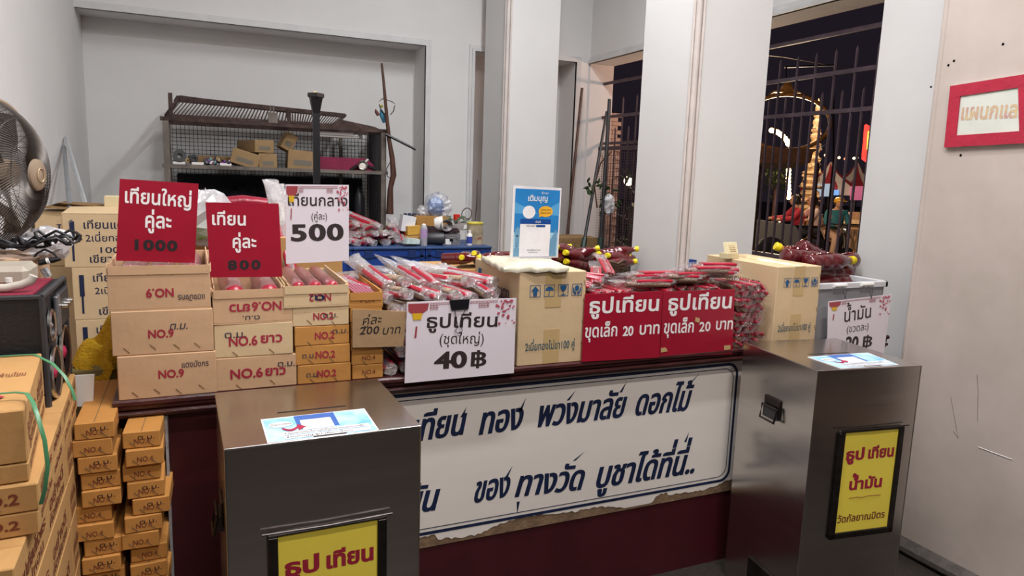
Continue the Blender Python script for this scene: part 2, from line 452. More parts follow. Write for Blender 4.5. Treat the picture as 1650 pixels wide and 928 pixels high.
tg = bars('window_grille', 'dark iron spiked window bars behind the narrow gap between pillars', 3.24, 4.18, 5.42, [2.22, 1.98], .80, (2.36, 2.08, 1.86, .84), .10, 5.30)
G().box(3.19, 3.215, 4.20, 5.20, .98, 1.0).build('rail', IRON, tg); G().box(3.19, 3.215, 4.20, 5.38, 1.80, 1.83).build('rail', IRON, tg)
g = G()
for i in range(34): g.box(3.204, 3.207, 4.2+i*.034, 4.203+i*.034, .82, 1.8)
for i in range(44): g.box(3.204, 3.207, 4.2, 5.38, .83+i*.022, .832+i*.022)
g.build('wire_mesh', IRON, tg, kind='stuff')

# ================================================================== COUNTER
ZT, YF, YP = .92, 2.10, 2.155
ct = thing('shop_counter', 'long maroon counter with moulded wooden top and hand-lettered white front board', 'counter', (1.3, 2.4, 0))
g = G()
prof = [(YF+.010, .900), (YF-.002, .906), (YF-.002, .915), (YF+.004, ZT), (2.72, ZT), (2.72, .868), (YF+.03, .868), (YF+.022, .872), (YF+.016, .882), (YF+.022, .886), (YF+.010, .890)]
xl, xr = -.215, 2.765
n = len(prof)
V = [(xl, y, z) for y, z in prof] + [(xr, y, z) for y, z in prof]
g.add(V, [tuple(range(n)), tuple(reversed(range(n, 2*n)))] + [(i, n+i, n+(i+1) % n, (i+1) % n) for i in range(n)])
g.build('worktop', MOULD, ct)
for y, z, r in ((YF+.012, .878, .008), (YF+.020, .869, .006)):
    G().tube([(xl-.004, y, z), (xr+.004, y, z)], r, 8).build('moulding', MOULD, ct, 40)
for y, z, r in ((xl-.004, .878, .008), (xl+.004, .869, .006)):
    G().tube([(y, YF, z), (y, 2.7, z)], r, 8).build('moulding', MOULD, ct, 40)
bx0, bx1, bz0 = -.085, 2.60, .31
G().box(bx0, bx1, YP+.006, 2.66, .0, .868).build('cabinet', MAROON, ct)
G().box(bx0, .22, YP-.004, YP+.006, 0, .866).build('side_stile', MAROON, ct)
G().box(.22, 2.02, YP-.006, YP+.006, 0, bz0+.01).build('lower_panel', MAROON, ct)
G().box(2.02, bx1, YP-.006, YP+.006, 0, .866).build('side_stile', mat('grey_panel', '#8d8d90', .6, var=.15, vs=8), ct)  # right stile in plain grey
G().box(.22, 2.02, YP-.010, YP+.004, bz0-.005, .866).build('fibre_board', FIBRE, ct)
# paint layer whose lower edge has broken away from the board
pts = []
rr = random.Random(3); xx = .23
edge = []
while xx < 2.015:
    e = .022 + .014*math.sin(xx*7.1) + .010*math.sin(xx*19+1) + rr.uniform(-.004, .004)
    if 1.10 < xx < 1.25: e += .006
    if .60 < xx < .72 or 1.60 < xx < 1.66: e += .018
    if xx < .50: e = .02+rr.uniform(-.003, .003)
    edge.append((xx, bz0+max(.004, e))); xx += .012
V = [(x, YP-.0115, z) for x, z in edge] + [(x, YP-.0115, .866) for x, z in edge]; n = len(edge)
pg = G().add(V, [(i, i+1, n+i+1, n+i) for i in range(n-1)])
paint = pg.build('painted_face', BOARDW, ct)
# double blue border with rounded corners
def border(ins, wdt, m):
    x1 = 1.965-ins; z1 = .845-ins; z0 = bz0+.047+ins; r = .045; P = []
    P.append((.235, z1))
    for k in range(7): a = PI/2*(1-k/6); P.append((x1-r+r*math.cos(a), z1-r+r*math.sin(a)))
    for k in range(7): a = -PI/2*k/6; P.append((x1-r+r*math.cos(a), z0+r+r*math.sin(a)))
    P.append((.30, z0)); g = G(); V = []
    for i, p in enumerate(P):
        a = Vector(P[max(i-1, 0)]); b = Vector(P[min(i+1, len(P)-1)]); t = (b-a).normalized(); nn = Vector((-t.y, t.x))*wdt/2
        V += [(p[0]+nn.x, YP-.0125, p[1]+nn.y), (p[0]-nn.x, YP-.0125, p[1]-nn.y)]
    g.add(V, [(2*i, 2*i+1, 2*i+3, 2*i+2) for i in range(len(P)-1)]); g.build('border_line', m, paint)
border(0, .011, NAVY); border(.017, .003, NAVY)
PB = dict(Y=YP-.0115)
def brush(txt, a, b, h):
    A = at(*a, **PB); T = at(a[0]-h*.02, a[1]-h, **PB)
    write(paint, txt, a, b, (a[0], a[1]-h), NAVY, bold=.017, an=2.3, shear=.22, off=.001, **PB)
brush('เทียน', (662, 712), (746, 699), 34)
brush('ทอง', (771, 700), (839, 690), 34); brush('พวงมาลัย', (862, 688), (1003, 671), 33); brush('ดอกไม้', (1021, 669), (1108, 660), 32)
brush('มัน', (650, 828), (701, 821), 33); brush('ของ', (761, 810), (818, 799), 32); brush('ทางวัด', (829, 800), (936, 788), 32); brush('บูชาได้ที่นี่..', (958, 786), (1118, 761), 32)
# flourishes of the brush
g = G()
for a, b in (((838, 662), (848, 640)), ((915, 645), (928, 628)), ((1000, 632), (1010, 614)), ((1108, 622), (1128, 600)), ((744, 672), (752, 655)), ((925, 742), (942, 727)), ((815, 770), (826, 750)), ((1104, 712), (1110, 696)), ((835, 808), (833, 828))):
    A = at(*a, **PB); B = at(*b, **PB); g.add([A+Vector((-.006, -.001, 0)), A+Vector((.006, -.001, 0)), B+Vector((0, -.001, 0))], [(0, 1, 2)])
g.build('brush_stroke', NAVY, paint)

# ================================================================== STEEL BINS
def bin_(label, P, zt, sign_px, card_px, slot_px, latch_left):
    """P: the four top corners fl, fr, br, bl"""
    c = sum(P, Vector())/4; fl, fr, br, bl = P
    ang = math.atan2((fr-fl).y, (fr-fl).x); 
    t = thing('donation_bin', label, 'steel box', (c.x, c.y, 0), ang)
    wd = ((fr-fl).length+(br-bl).length)/2; dp = ((bl-fl).length+(br-fr).length)/2; hw, hd = wd/2, dp/2
    G().box(-hw, hw, -hd, hd, 0, zt-.002, .002).build('body', STEEL, t, world=False)
    G().box(-hw-.002, hw+.002, -hd-.002, hd+.002, zt-.004, zt, .0015).build('lid', STEEL, t, world=False)
    g = G()
    for sx in (-1, 1): g.tube([(sx*hw, -hd, .01), (sx*hw, -hd, zt)], .0018, 6)
    g.tube([(-hw, -hd-.001, zt-.001), (hw, -hd-.001, zt-.001)], .0018, 6); g.build('folded_edge', STEELE, t, world=False)
    return t, hw, hd
b1 = [at(*q, Z=.96) for q in ((362.6, 723.6), (676.5, 685.6), (607.9, 609.6), (346.5, 633.8))]
t1, hw1, hd1 = bin_('brushed steel donation bin standing at the left, before the stacked boxes', b1, .96, None, None, None, True)
b2 = [at(*q, Z=.96) for q in ((1326.3, 596.8), (1491, 588.1), (1335.6, 543.6), (1196, 552.7))]
t2, hw2, hd2 = bin_('brushed steel donation bin standing at the right, by the pinkish wall', b2, .96, None, None, None, False)
def bin_details(t, hw, hd, zt, slx, sign, first):
    # coin slot
    G().box(slx[0], slx[1], slx[2]-.003, slx[2]+.003, zt-.001, zt+.0006).build('slot', BLACK, t, world=False)
    # sign on the front in a raised steel frame, placed in front-face units
    x0, x1, z0, z1 = sign; y = -hd-.0025
    f = G()
    for a in ((x0-.022, x1+.022, z1, z1+.006), (x0-.022, x1+.022, z0-.022, z0), (x0-.022, x0, z0-.022, z1), (x1, x1+.022, z0-.022, z1)):
        f.box(a[0], a[1], y-.010, y+.002, a[2], a[3], .002)
    f.tube([(x0-.034, y-.012, z1+.012), ((x0+x1)/2, y-.012, z1+.009), (x1+.034, y-.012, z1+.012)], .0022, 6)
    f.build('sign_frame', STEELD, t, world=False)
    p = G().box(x0, x1, y-.004, y, z0, z1).build('sign_plate', YELLOW, t, world=False)
    yy = y-.0046; W = x1-x0; H = z1-z0; u = (1, 0, 0); v = (0, 0, 1)
    g = G(); letters(g, 'ธูป', (x0+W*.06, yy, z1-H*.275), u, v, W*.34, H*.085, .035, 1.3); letters(g, 'เทียน', (x0+W*.47, yy, z1-H*.275), u, v, W*.49, H*.085, .035, 1.3)
    letters(g, 'น้ำมัน', (x0+W*.18, yy, z1-H*.575), u, v, W*.62, H*.085, .035, 1.3)
    g.build('lettering', REDP, p, world=False)
    g = G(); letters(g, 'วัดกัลยาณมิตร', (x0+W*.03, yy, z1-H*.90), u, v, W*.90, H*.055, .018, 1.2)
    g.tube([(x0+W*.2, yy, z1-H*.66), (x0+W*.35, yy, z1-H*.655), (x0+W*.45, yy, z1-H*.665), (x0+W*.55, yy, z1-H*.655), (x0+W*.8, yy, z1-H*.66)], .0008, 4)
    g.build('lettering', DKREDP, p, world=False)
    # instruction card lying on the lid
BM1 = WM[t1]; BM2 = WM[t2]
def loc_(t, p): return WM[t].inverted() @ p
s0 = loc_(t1, at(446, 664, Z=.96)); s1 = loc_(t1, at(558, 655, Z=.96))
def front_local(t, hd, px):
    n = WM[t].to_3x3() @ Vector((0, -1, 0)); P = WM[t] @ Vector((0, -hd, 0)); return loc_(t, at(*px, P=P, N=n))
a = front_local(t1, hd1, (447, 860)); b = front_local(t1, hd1, (607, 836))
zw1 = (b.x-a.x)
bin_details(t1, hw1, hd1, .96, (s0.x, s1.x, (s0.y+s1.y)/2), (a.x, b.x, (a.z+b.z)/2-zw1*1.62, (a.z+b.z)/2), True)
s0 = loc_(t2, at(1305, 571.5, Z=.96)); s1 = loc_(t2, at(1366, 567.5, Z=.96))
a = front_local(t2, hd2, (1361, 696)); b = front_local(t2, hd2, (1446, 689)); c_ = front_local(t2, hd2, (1341, 856)); d_ = front_local(t2, hd2, (1426, 848))
bin_details(t2, hw2, hd2, .96, (s0.x, s1.x, (s0.y+s1.y)/2), ((a.x+c_.x)/2, (b.x+d_.x)/2, (c_.z+d_.z)/2, (a.z+b.z)/2), False)
# side latch handles
def latch(t, x, y, z, s):
    G().box(x, x+s*.006, y-.045, y+.045, z-.02, z+.045, .002).build('latch_plate', STEELD, t, world=False) if s > 0 else G().box(x-.006, x, y-.045, y+.045, z-.02, z+.045, .002).build('latch_plate', STEELD, t, world=False)
    X = x+s*.014
    G().tube([(X, y-.042, z+.012), (X, y+.042, z+.012), (X+s*.008, y+.040, z-.036), (X+s*.008, y-.040, z-.036), (X, y-.042, z+.012)], .0042, 6).build('handle', STEELD, t, world=False)
    G().box(min(x, X)-.0, max(x, X)+.001, y-.036, y+.036, z-.030, z+.006).build('handle_cup', DGREY, t, world=False)
lp = at(1245, 660, P=WM[t2] @ Vector((-hw2, 0, 0)), N=WM[t2].to_3x3() @ Vector((-1, 0, 0))); lq = loc_(t2, lp); latch(t2, -hw2, lq.y, lq.z, -1)
latch(t1, -hw1, -.02, lq.z-.03, -1)
G().box(-hw2-.01, -hw2+.002, -hd2+.10, -hd2+.26, .06, .17, .003).build('pedal_flap', STEELD, t2, world=False)
# instruction cards on the lids
CARDB = mat('card_sky_blue', '#6fb9e6', .3, var=.25, vs=14, col2='#cfe8f5'); CARDN = mat('card_blue', '#3f6fc0', .35); CARDW = mat('card_white', '#f0eef2', .35); PINKR = mat('arrow_crimson', '#b0284e', .4)
def card(label, q, zt):
    P = [at(*p, Z=zt+.0016) for p in q]; c = sum(P, Vector())/4; bl_, br_, tr_, tl_ = P
    t = thing('instruction_card', label, 'card', (c.x, c.y, zt+.0005), 0)
    G().prism([p-Vector((0, 0, .001)) for p in P], (0, 0, .0012)).build('sheet', CARDW, t)
    def uv(u, v, dz=.0006): return (bl_*(1-u)+br_*u)*(1-v)+(tl_*(1-u)+tr_*u)*v + Vector((0, 0, dz))
    def rect(u0, u1, v0, v1, dz): return [uv(u0, v0, dz), uv(u1, v0, dz), uv(u1, v1, dz), uv(u0, v1, dz)]
    G().poly(rect(.015, .985, .02, .97, .0006)).build('print', CARDB, t)
    G().poly(rect(.30, .68, .38, .97, .0010)).build('print', CARDN, t)
    g = G(); g.poly(rect(.34, .63, .34, .76, .0014)); g.poly(rect(.15, .94, .20, .32, .0014)); g.poly(rect(.15, .94, .05, .17, .0014))
    g.poly([uv(.16+.11*math.cos(k*PI/6), .66+.12*math.sin(k*PI/6), .0014) for k in range(12)]); g.build('print', CARDW, t)
    g = G(); P_ = [uv(.16+.14*k/6, .52-.10*math.sin(PI*k/6), .0018) for k in range(7)]; Q_ = [uv(.16+.14*k/6, .44-.10*math.sin(PI*k/6), .0018) for k in range(7)]
    g.add(P_+Q_, [(i, i+1, 8+i, 7+i) for i in range(6)]); g.poly([uv(.30, .60, .0018), uv(.38, .47, .0018), uv(.30, .34, .0018)]); g.build('arrow_print', PINKR, t)
    g = G(); g.poly(rect(.40, .70, .015, .045, .0018))
    u_ = (uv(1, 0)-uv(0, 0)).normalized(); v_ = (uv(0, 1)-uv(0, 0)); v_ = (v_-u_*v_.dot(u_)).normalized()
    hh = (tl_-bl_).length
    letters(g, 'เติมบุญ ผ่านการสแกน', uv(.07, .64, .0018), u_, v_, (br_-bl_).length*.19, hh*.05)
    letters(g, 'โปรดตรวจสอบชื่อบัญชีให้ถูกต้องก่อนโอนทุกครั้ง', uv(.17, .225, .0018), u_, v_, (br_-bl_).length*.72, hh*.05)
    letters(g, 'ร่วมทำบุญ ธูป เทียน น้ำมัน', uv(.17, .08, .0018), u_, v_, (br_-bl_).length*.60, hh*.05)
    g.build('lettering', BLACKP, t)
card('blue instruction card on the lid of the left steel bin', ((431, 714), (611, 693), (587, 658), (420, 676)), .96)
card('blue instruction card on the lid of the right steel bin', ((1356, 594), (1448, 587.5), (1398, 568), (1301, 575)), .96)
# ================================================================== CARTONS
ORD = ['topmost', 'second', 'third', 'fourth', 'fifth', 'sixth', 'seventh', 'eighth', 'ninth', 'tenth', 'eleventh', 'twelfth', 'thirteenth', 'fourteenth', 'fifteenth', 'sixteenth', 'seventeenth', 'eighteenth', 'nineteenth', 'twentieth']
def carton(label, c, w_, d, h, rz, m, open_=False, flap=True, staples=4, stp_z=.14, group=None, name='carton', cat='box', inner=None, tape=False, seam=True):
    """c: middle of the FRONT bottom edge; box runs to +y"""
    t = thing(name, label, cat, c, rz, group); hw = w_/2; ch = .0022
    if not open_:
        G().box(-hw, hw, 0, d, 0.0004, h-.0004, ch).build('body', m, t, world=False)
        if flap: G().box(-.0012, .0012, .004, d-.004, h-.0006, h+.0002).build('flap_seam', KRAFTD, t, world=False) if not tape else G().box(-.024, .024, -.0006, d+.0006, h-.0005, h+.0004).build('tape', TAPE, t, world=False)
    else:
        k = .004; g = G()
        g.box(-hw, hw, 0, d, 0, k); g.box(-hw, hw, 0, k, k, h, .001); g.box(-hw, hw, d-k, d, k, h, .001); g.box(-hw, -hw+k, k, d-k, k, h); g.box(hw-k, hw, k, d-k, k, h)
        g.build('body', m, t, world=False)
        # flaps folded against the sides, slightly proud of the rim
        for s in (-1, 1):
            x = s*(hw-.0065); G().prism([(x, .012, h-.03), (x, d-.006, h-.03), (x+s*.002, d-.012, h+.012), (x+s*.003, .02, h+.006)], (s*-.003, 0, 0)).build('flap', m, t, world=False)
            x = s*(hw+.0035); G().prism([(x, .02, h-.02), (x, d-.02, h-.02), (x, d-.03, h+.004), (x, .03, h+.003)], (s*-.003, 0, 0)).build('flap', m, t, world=False)
        G().prism([(-hw+.004, -.0025, h-.022), (hw-.004, -.0025, h-.022), (hw-.002, -.0025, h+.002), (-hw+.002, -.0025, h+.002)], (0, .002, 0)).build('front_flap', m, t, world=False)
    if staples:
        g = G(); q = random.Random(int(w_*1e4+h*1e5+staples))
        for i in range(staples):
            x = -hw+w_*(i+.6)/(staples+.3)+q.uniform(-.006, .006); z = h*(stp_z if not open_ else 1-stp_z)+q.uniform(-.004, .004)
            g.prism([(x-.008, -.0012, z+.007), (x-.006, -.0012, z+.008), (x+.008, -.0012, z-.006), (x+.006, -.0012, z-.007)], (0, .0006, 0))
        g.build('staples', KRAFTD, t, world=False, kind='stuff')
    return t
def print_on(t, rows, w_, h, m, y=-.0010, face='front', d=0, name='lettering'):
    """rows: (text, x0 fraction, x1 fraction, baseline fraction, letter height m, bold, flip[, xh])"""
    g = G()
    for r in rows:
        txt, x0, x1, zf, lh, bo, fl = r[:7]; xh = r[7] if len(r) > 7 else .56; sh = r[8] if len(r) > 8 else 0
        if face == 'front':
            o = (-w_/2+w_*x0, y, h*zf); u = Vector((1, 0, 0)); o2 = (-w_/2+w_*x1, y, h*zf)
        elif face == 'left':   # seen from -x: text runs towards -y
            o = (-w_/2+y, d*(1-x0), h*zf); u = Vector((0, -1, 0)); o2 = (-w_/2+y, d*(1-x1), h*zf)
        else:                  # right side, text runs +y
            o = (w_/2-y, d*x0, h*zf); u = Vector((0, 1, 0)); o2 = (w_/2-y, d*x1, h*zf)
        ln = (Vector(o2)-Vector(o)).length
        if fl: letters(g, txt, Vector(o2)+Vector((0, 0, lh)), -u, Vector((0, 0, -1)), ln, lh, bo, 1, sh, 0, xh)
        else: letters(g, txt, o, u, Vector((0, 0, 1)), ln, lh, bo, 1, sh, 0, xh)
    return g.build(name, m, t, world=False)
def span(xl_, xr_, yb, Y=2.112):
    A = at(xl_, yb, Y=Y); B = at(xr_, yb, Y=Y); return (A.x+B.x)/2, B.x-A.x
def cbox(label, xl_, xr_, yb, z0, h, d, m, rz=0, Y=2.112, **k):
    cx, w_ = span(xl_, xr_, yb, Y); return carton(label, (cx, Y, z0), w_, d, h, rz, m, **k), w_
# --- column NO.9
h9 = .1215
t, w_ = cbox('bottom tan carton printed NO.9 of the leftmost counter stack', 189, 349, 600, ZT, h9, .40, TAN, .01, staples=4, Y=2.104)
print_on(t, [('NO.9', .40, .66, .45, .021, .03, 0, CAPH)], w_, h9, REDP); print_on(t, [('แดงมังกร', .64, .92, .66, .013, .012, 0)], w_, h9, INK)
t, w_ = cbox('middle tan carton printed NO.9 of the leftmost counter stack', 179, 344, 540, ZT+h9, h9, .40, TAN, -.012, staples=4, Y=2.108)
print_on(t, [('NO.9', .35, .60, .38, .021, .03, 0, CAPH)], w_, h9, REDP); print_on(t, [('ต.ม.', .56, .74, .55, .016, .012, 0, .56, .2)], w_, h9, INK)
t, w_ = cbox('open tan carton with upside-down NO.9 print holding big red candles', 173, 339, 465, ZT+2*h9, .1195, .40, TAN, -.004, staples=4, open_=True, Y=2.112)
TOP9 = t
print_on(t, [('NO.9', .36, .63, .30, .022, .03, 1, CAPH)], w_, .1195, REDP, y=-.0012); print_on(t, [('แดงมังกร', .67, .94, .22, .013, .012, 1)], w_, .1195, INK, y=-.0012)
# --- column NO.6
h6 = .0965
t, w_ = cbox('bottom tan carton printed NO.6 with long-size mark, behind the left bin', 348, 478, 600, ZT, h6, .42, TAN, .01, staples=2)
print_on(t, [('NO.6', .17, .57, .36, .026, .03, 0, CAPH), ('ยาว', .60, .86, .38, .021, .03, 0)], w_, h6, REDP); print_on(t, [('ต.ม.', .76, .98, .62, .014, .012, 0)], w_, h6, INK)
t, w_ = cbox('middle tan carton printed NO.6 with long-size mark, second counter stack', 345, 472, 550, ZT+h6, h6, .42, TAN2, -.01, staples=2)
print_on(t, [('NO.6', .18, .54, .35, .026, .03, 0, CAPH), ('ยาว', .58, .86, .40, .021, .03, 0)], w_, h6, REDP); print_on(t, [('ต.ม.', .13, .40, .60, .015, .012, 0)], w_, h6, INK)
t, w_ = cbox('open tan carton with upside-down NO.6 print holding red candles', 343, 471, 500, ZT+2*h6, h6, .42, TAN, .006, staples=2, open_=True)
TOP6 = t
print_on(t, [('NO.6', .48, .86, .38, .024, .03, 1, CAPH), ('ยาว', .20, .46, .38, .020, .03, 1)], w_, h6, REDP, y=-.0012); print_on(t, [('ต.ม.', .36, .58, .12, .011, .012, 1)], w_, h6, INK, y=-.0012)
# --- column NO.2
h2 = .0585; lab2 = ['bottom orange carton printed NO.2, fifth from the top of its stack', 'orange carton printed NO.2, fourth from the top of its stack', 'orange carton printed NO.2 just below the pale one', 'pale tan carton printed NO.2, second from the top of its stack', 'open pale carton with upside-down NO.2 print holding wrapped candles']
pxs = [(479, 565), (476, 564), (475, 563), (472, 562), (458, 562)]
for i in range(5):
    cx, w_ = span(*pxs[i], 560); op = i == 4
    t = carton(lab2[i], (cx, 2.112 - (.004 if op else 0), ZT+i*h2), w_, .40, h2 if not op else .062, R.uniform(-.015, .015), (ORANGE, ORANGE, ORANGE, TAN2, TAN2)[i], staples=2, open_=op)
    if op: TOP2 = t; print_on(t, [('NO.2', .38, .72, .30, .020, .03, 1, CAPH)], w_, h2, REDP, y=-.0012); print_on(t, [('ต.', .40, .62, .34, .014, .03, 1)], w_, h2, NAVY, y=-.0016)
    else:
        print_on(t, [('NO.2', .36, .72, .32, .020, .03, 0, CAPH)], w_, h2, REDP)
        print_on(t, [('ต.ม.', (.16, .12, .68, .54)[i], (.40, .36, .98, .80)[i], (.36, .36, .56, .40)[i], .012, .012, 0)], w_, h2, INK)
# --- column NO.4 on the counter
h4 = .0448; pxs = [(568, 618), (567, 618), (566, 616), (566, 616), (565, 616), (563, 617)]
for i in range(6):
    cx, w_ = span(*pxs[i], 560); op = i == 5
    t = carton(['bottom orange carton printed NO.4 of the narrow counter stack', 'orange carton printed NO.4, just under the 200 baht card', 'orange carton hidden behind the lower part of the 200 baht card', 'orange carton hidden behind the upper part of the 200 baht card', 'orange carton printed NO.4, just above the 200 baht card', 'open orange carton with upside-down NO.4 print holding pink candle packs'][i],
               (cx, 2.116, ZT+i*h4), w_, .42, h4, R.uniform(-.01, .01), ORANGE, staples=0 if i in (2, 3) else 1, open_=op)
    if op: TOP4 = t
    print_on(t, [('NO.4', .32, .74, .34, .013, .01, 1 if op else 0, CAPH)], w_, h4, DKREDP, y=-.0012)
# --- candles lying in the open boxes
def candle_thing(label, loc, L, r, group, nn=1, m=RED, wick=True, gap=.0):
    t = thing('candle', label, 'candle', loc, R.uniform(-.02, .02), group)
    G().lathe([(1e-6, -.012*0), (r*.55, .0), (r*.9, r*.25), (r, r*.7), (r, L-r*.2), (r*.8, L)], 18, (0, 0, 0), (0, 1, 0)).build('wax', m, t, 50, world=False)
    G().lathe([(r*1.03, r*.5), (r*1.07, r*1.2), (r*1.05, L*.5), (r*1.09, L*.8), (r*1.02, L*.97)], 14, (0, 0, 0), (0, 1, 0)).build('wrapper', CELLR, t, 180, world=False)
    G().tube([(0, -.006, 0), (.001, .002, .001)], .0018, 5).build('wick', STICK, t, world=False)
    return t
for top, r, n, L, lab, grp in ((TOP9, .030, 3, .36, 'thick red candle in the open NO.9 carton', 'candles in the open NO.9 carton'), (TOP6, .030, 2, .37, 'red candle in the open NO.6 carton', 'candles in the open NO.6 carton'), (TOP2, .020, 3, .36, 'wrapped red candle in the open NO.2 carton', 'candles in the open NO.2 carton')):
    hh = {TOP9: .1195, TOP6: h6, TOP2: .062}[top]; ww = {TOP9: .24, TOP6: .195, TOP2: .152}[top]
    proto = None
    for lay in range(2 if top != TOP2 else 1):
        for i in range(n):
            x = top.location.x + (i-(n-1)/2)*ww/n*.96; z = top.location.z + hh - r*1.02 - lay*2.1*r + (.012 if top != TOP9 else 0); 
            if z-r < top.location.z+.004: z = top.location.z+.005+r
            loc = (x, top.location.y+.013, z)
            lb_ = lab.replace('candle', 'candle, %s,' % ((('left', 'middle', 'right') if n == 3 else ('left', 'right'))[i] + (' of the lower layer' if lay else '')), 1)
            if proto is None: proto = candle_thing(lb_, loc, L, r, grp)
            else: dup(proto, loc, (0, R.uniform(-1, 1), 0), lb_)
PINKC = mat('pink_candle', '#c2738a', .4, var=.2, vs=30)
proto = None
for lay in range(1):
    for i in range(6):
        loc = (TOP4.location.x-.026+i*.0105, TOP4.location.y+.014, TOP4.location.z+h4-.004)
        if proto is None:
            proto = thing('candle', 'thin pink candle lying in the open NO.4 carton', 'candle', loc, 0, 'thin candles in the open NO.4 carton')
            G().tube([(0, 0, 0), (0, .37, .0)], .0048, 6).build('wax', PINKC, proto, 40, world=False); G().tube([(0, .0, 0), (0, -.006, 0)], .001, 4).build('wick', STICK, proto, world=False)
        else: dup(proto, loc)
# --- big white carton under the QR stand and its twin at the right
def icon_row(g, x0, z0, s, gap, y):
    u = Vector((1, 0, 0)); v = Vector((0, 0, 1))
    for k in range(4):
        o = Vector((x0+k*(s+gap), y, z0)); P = lambda a, b: o+u*a*s+v*b*s*1.05
        e = .05
        for q in (((0, 0), (1, 0), (1, e), (0, e)), ((0, 1-e), (1, 1-e), (1, 1), (0, 1)), ((0, 0), (e, 0), (e, 1), (0, 1)), ((1-e, 0), (1, 0), (1, 1), (1-e, 1))): g.poly([P(*a) for a in q])
        if k == 0: g.poly([P(.32, .12), P(.68, .12), P(.68, .5), P(.9, .5), P(.5, .9), P(.1, .5), P(.32, .5)])
        if k == 1:
            g.poly([P(.5+.4*math.cos(a*PI/8), .5+.36*math.sin(a*PI/8)) for a in range(9)]); g.poly([P(.47, .14), P(.53, .14), P(.53, .5), P(.47, .5)]); g.poly([P(.35, .12), P(.53, .12), P(.53, .18), P(.35, .18)])
        if k == 2:
            g.poly([P(.18, .9), P(.82, .9), P(.78, .6), P(.6, .42), P(.4, .42), P(.22, .6)]); g.poly([P(.47, .15), P(.53, .15), P(.53, .45), P(.47, .45)]); g.poly([P(.28, .1), P(.72, .1), P(.72, .17), P(.28, .17)])
        if k == 3:
            g.poly([P(.3, .5), P(.5, .4), P(.7, .5), P(.7, .78), P(.5, .88), P(.3, .78)]); g.poly([P(.1, .7), P(.2, .7), P(.26, .4), P(.45, .3), P(.45, .12), P(.3, .12), P(.12, .36)]); g.poly([P(.9, .7), P(.8, .7), P(.74, .4), P(.55, .3), P(.55, .12), P(.7, .12), P(.88, .36)])
def big_carton(label, c, w_, d, h, rz):
    t = carton(label, c, w_, d, h, rz, TAN2, staples=0, flap=True)
    G().box(-w_*.12, w_*.12, -.0014, -.0004, h*.62, h+.0006).build('tape', TAPE, t, world=False); G().box(-w_*.12, w_*.12, -.0014, -.0004, 0.003, h*.38).build('tape', TAPE, t, world=False)
    G().box(-w_*.12, w_*.12, -.001, d+.001, h-.0004, h+.0008).build('tape', TAPE, t, world=False)
    g = G(); icon_row(g, -w_/2+w_*.15, h*.735, w_*.155, w_*.055, -.002); g.build('handling_symbols', BLUEP, t, world=False, kind='stuff')
    print_on(t, [('2เนี่ยทองไม่ขา100 คู่', .11, .86, .165, .021, .008, 0)], w_, h, mat('teal_ink', '#2c5a6a', .6), y=-.0020)
    print_on(t, [('เทียนแดง', .32, .80, .66, .036, .02, 0)], w_, h, NAVY, y=-.0012, face='left', d=d)
    g = G(); x = -w_/2-.0014
    g.M = None; y0 = d*.87
    g.add([(x, y0-.016, h*.60), (x, y0+.016, h*.60), (x, y0+.016, h*.90), (x, y0-.016, h*.90), (x, y0-.003, h*.12), (x, y0+.003, h*.12), (x, y0+.003, h*.60), (x, y0-.003, h*.60)], [(0, 1, 2, 3), (4, 5, 6, 7)])
    g.build('candle_drawing', BLUEP, t, world=False, kind='stuff')
    g = G()
    for z in (.18, .42, .66, .86):
        g.prism([(w_/2-.010, -.0012, h*z+.012), (w_/2-.008, -.0012, h*z+.013), (w_/2-.001, -.0012, h*z-.008), (w_/2-.003, -.0012, h*z-.009)], (0, .0006, 0))
    g.build('staples', KRAFTD, t, world=False, kind='stuff'); return t
A = at(832, 588, Y=2.112); B = at(937, 588, Y=2.112)
BC1 = big_carton('tall pale carton with blue handling symbols under the blue payment poster', ((A.x+B.x)/2, 2.108, ZT), B.x-A.x, .41, .320, -.0)
A = at(1253, 500, Y=2.09); B = at(1321, 500, Y=2.09)
BC2 = big_carton('tall pale carton with blue handling symbols beside the oil bottles', ((A.x+B.x)/2+.004, 2.108, ZT), B.x-A.x, .44, .315, -.02)

# ================================================================== SIGNS
def sheet(name, label, cat, q, th, m, Y=None, mats_side=None, **pl):
    """q: four pixel corners bl, br, tr, tl on a plane"""
    if Y is not None: pl = dict(Y=Y)
    P = [at(*p, **pl) for p in q]; c = (P[0]+P[1])/2; n = (P[1]-P[0]).cross(P[3]-P[0]).normalized()
    if n.dot(CAM-P[0]) < 0: n = -n
    t = thing(name, label, cat, tuple(c)); G().prism([p - n*th for p in P], n*th).build('board', m, t); return t
def on(Y): return dict(Y=Y)
s = sheet('price_sign', 'tallest crimson price board, reading 1000, standing in the leftmost carton', 'sign', ((187, 420), (314, 424), (320, 296), (193, 288)), .004, SIGNRED, 2.17)
w1 = on(2.17)
write(s, 'เทียนใหญ่', (201, 326), (308, 334), (202, 308), WHITEP, .02, **w1); write(s, 'คู่ละ', (234, 366), (276, 368), (235, 347), WHITEP, .02, **w1)
write(s, '1000', (217, 402), (286, 404), (217, 386), BLACKP, .045, xh=.70, track=.08, **w1)
s = sheet('price_sign', 'slightly worn crimson price board reading 800 standing in the NO.6 carton', 'sign', ((339, 447), (455, 446), (449, 328), (331, 326)), .004, SIGNRED, 2.15)
w1 = on(2.15)
write(s, 'เทียน', (342, 362), (396, 363), (341, 346), WHITEP, .02, **w1); write(s, 'คู่ละ', (375, 399), (413, 399), (375, 383), WHITEP, .02, **w1)
write(s, '800', (367, 434), (420, 433), (367, 420), BLACKP, .045, xh=.70, track=.16, **w1)
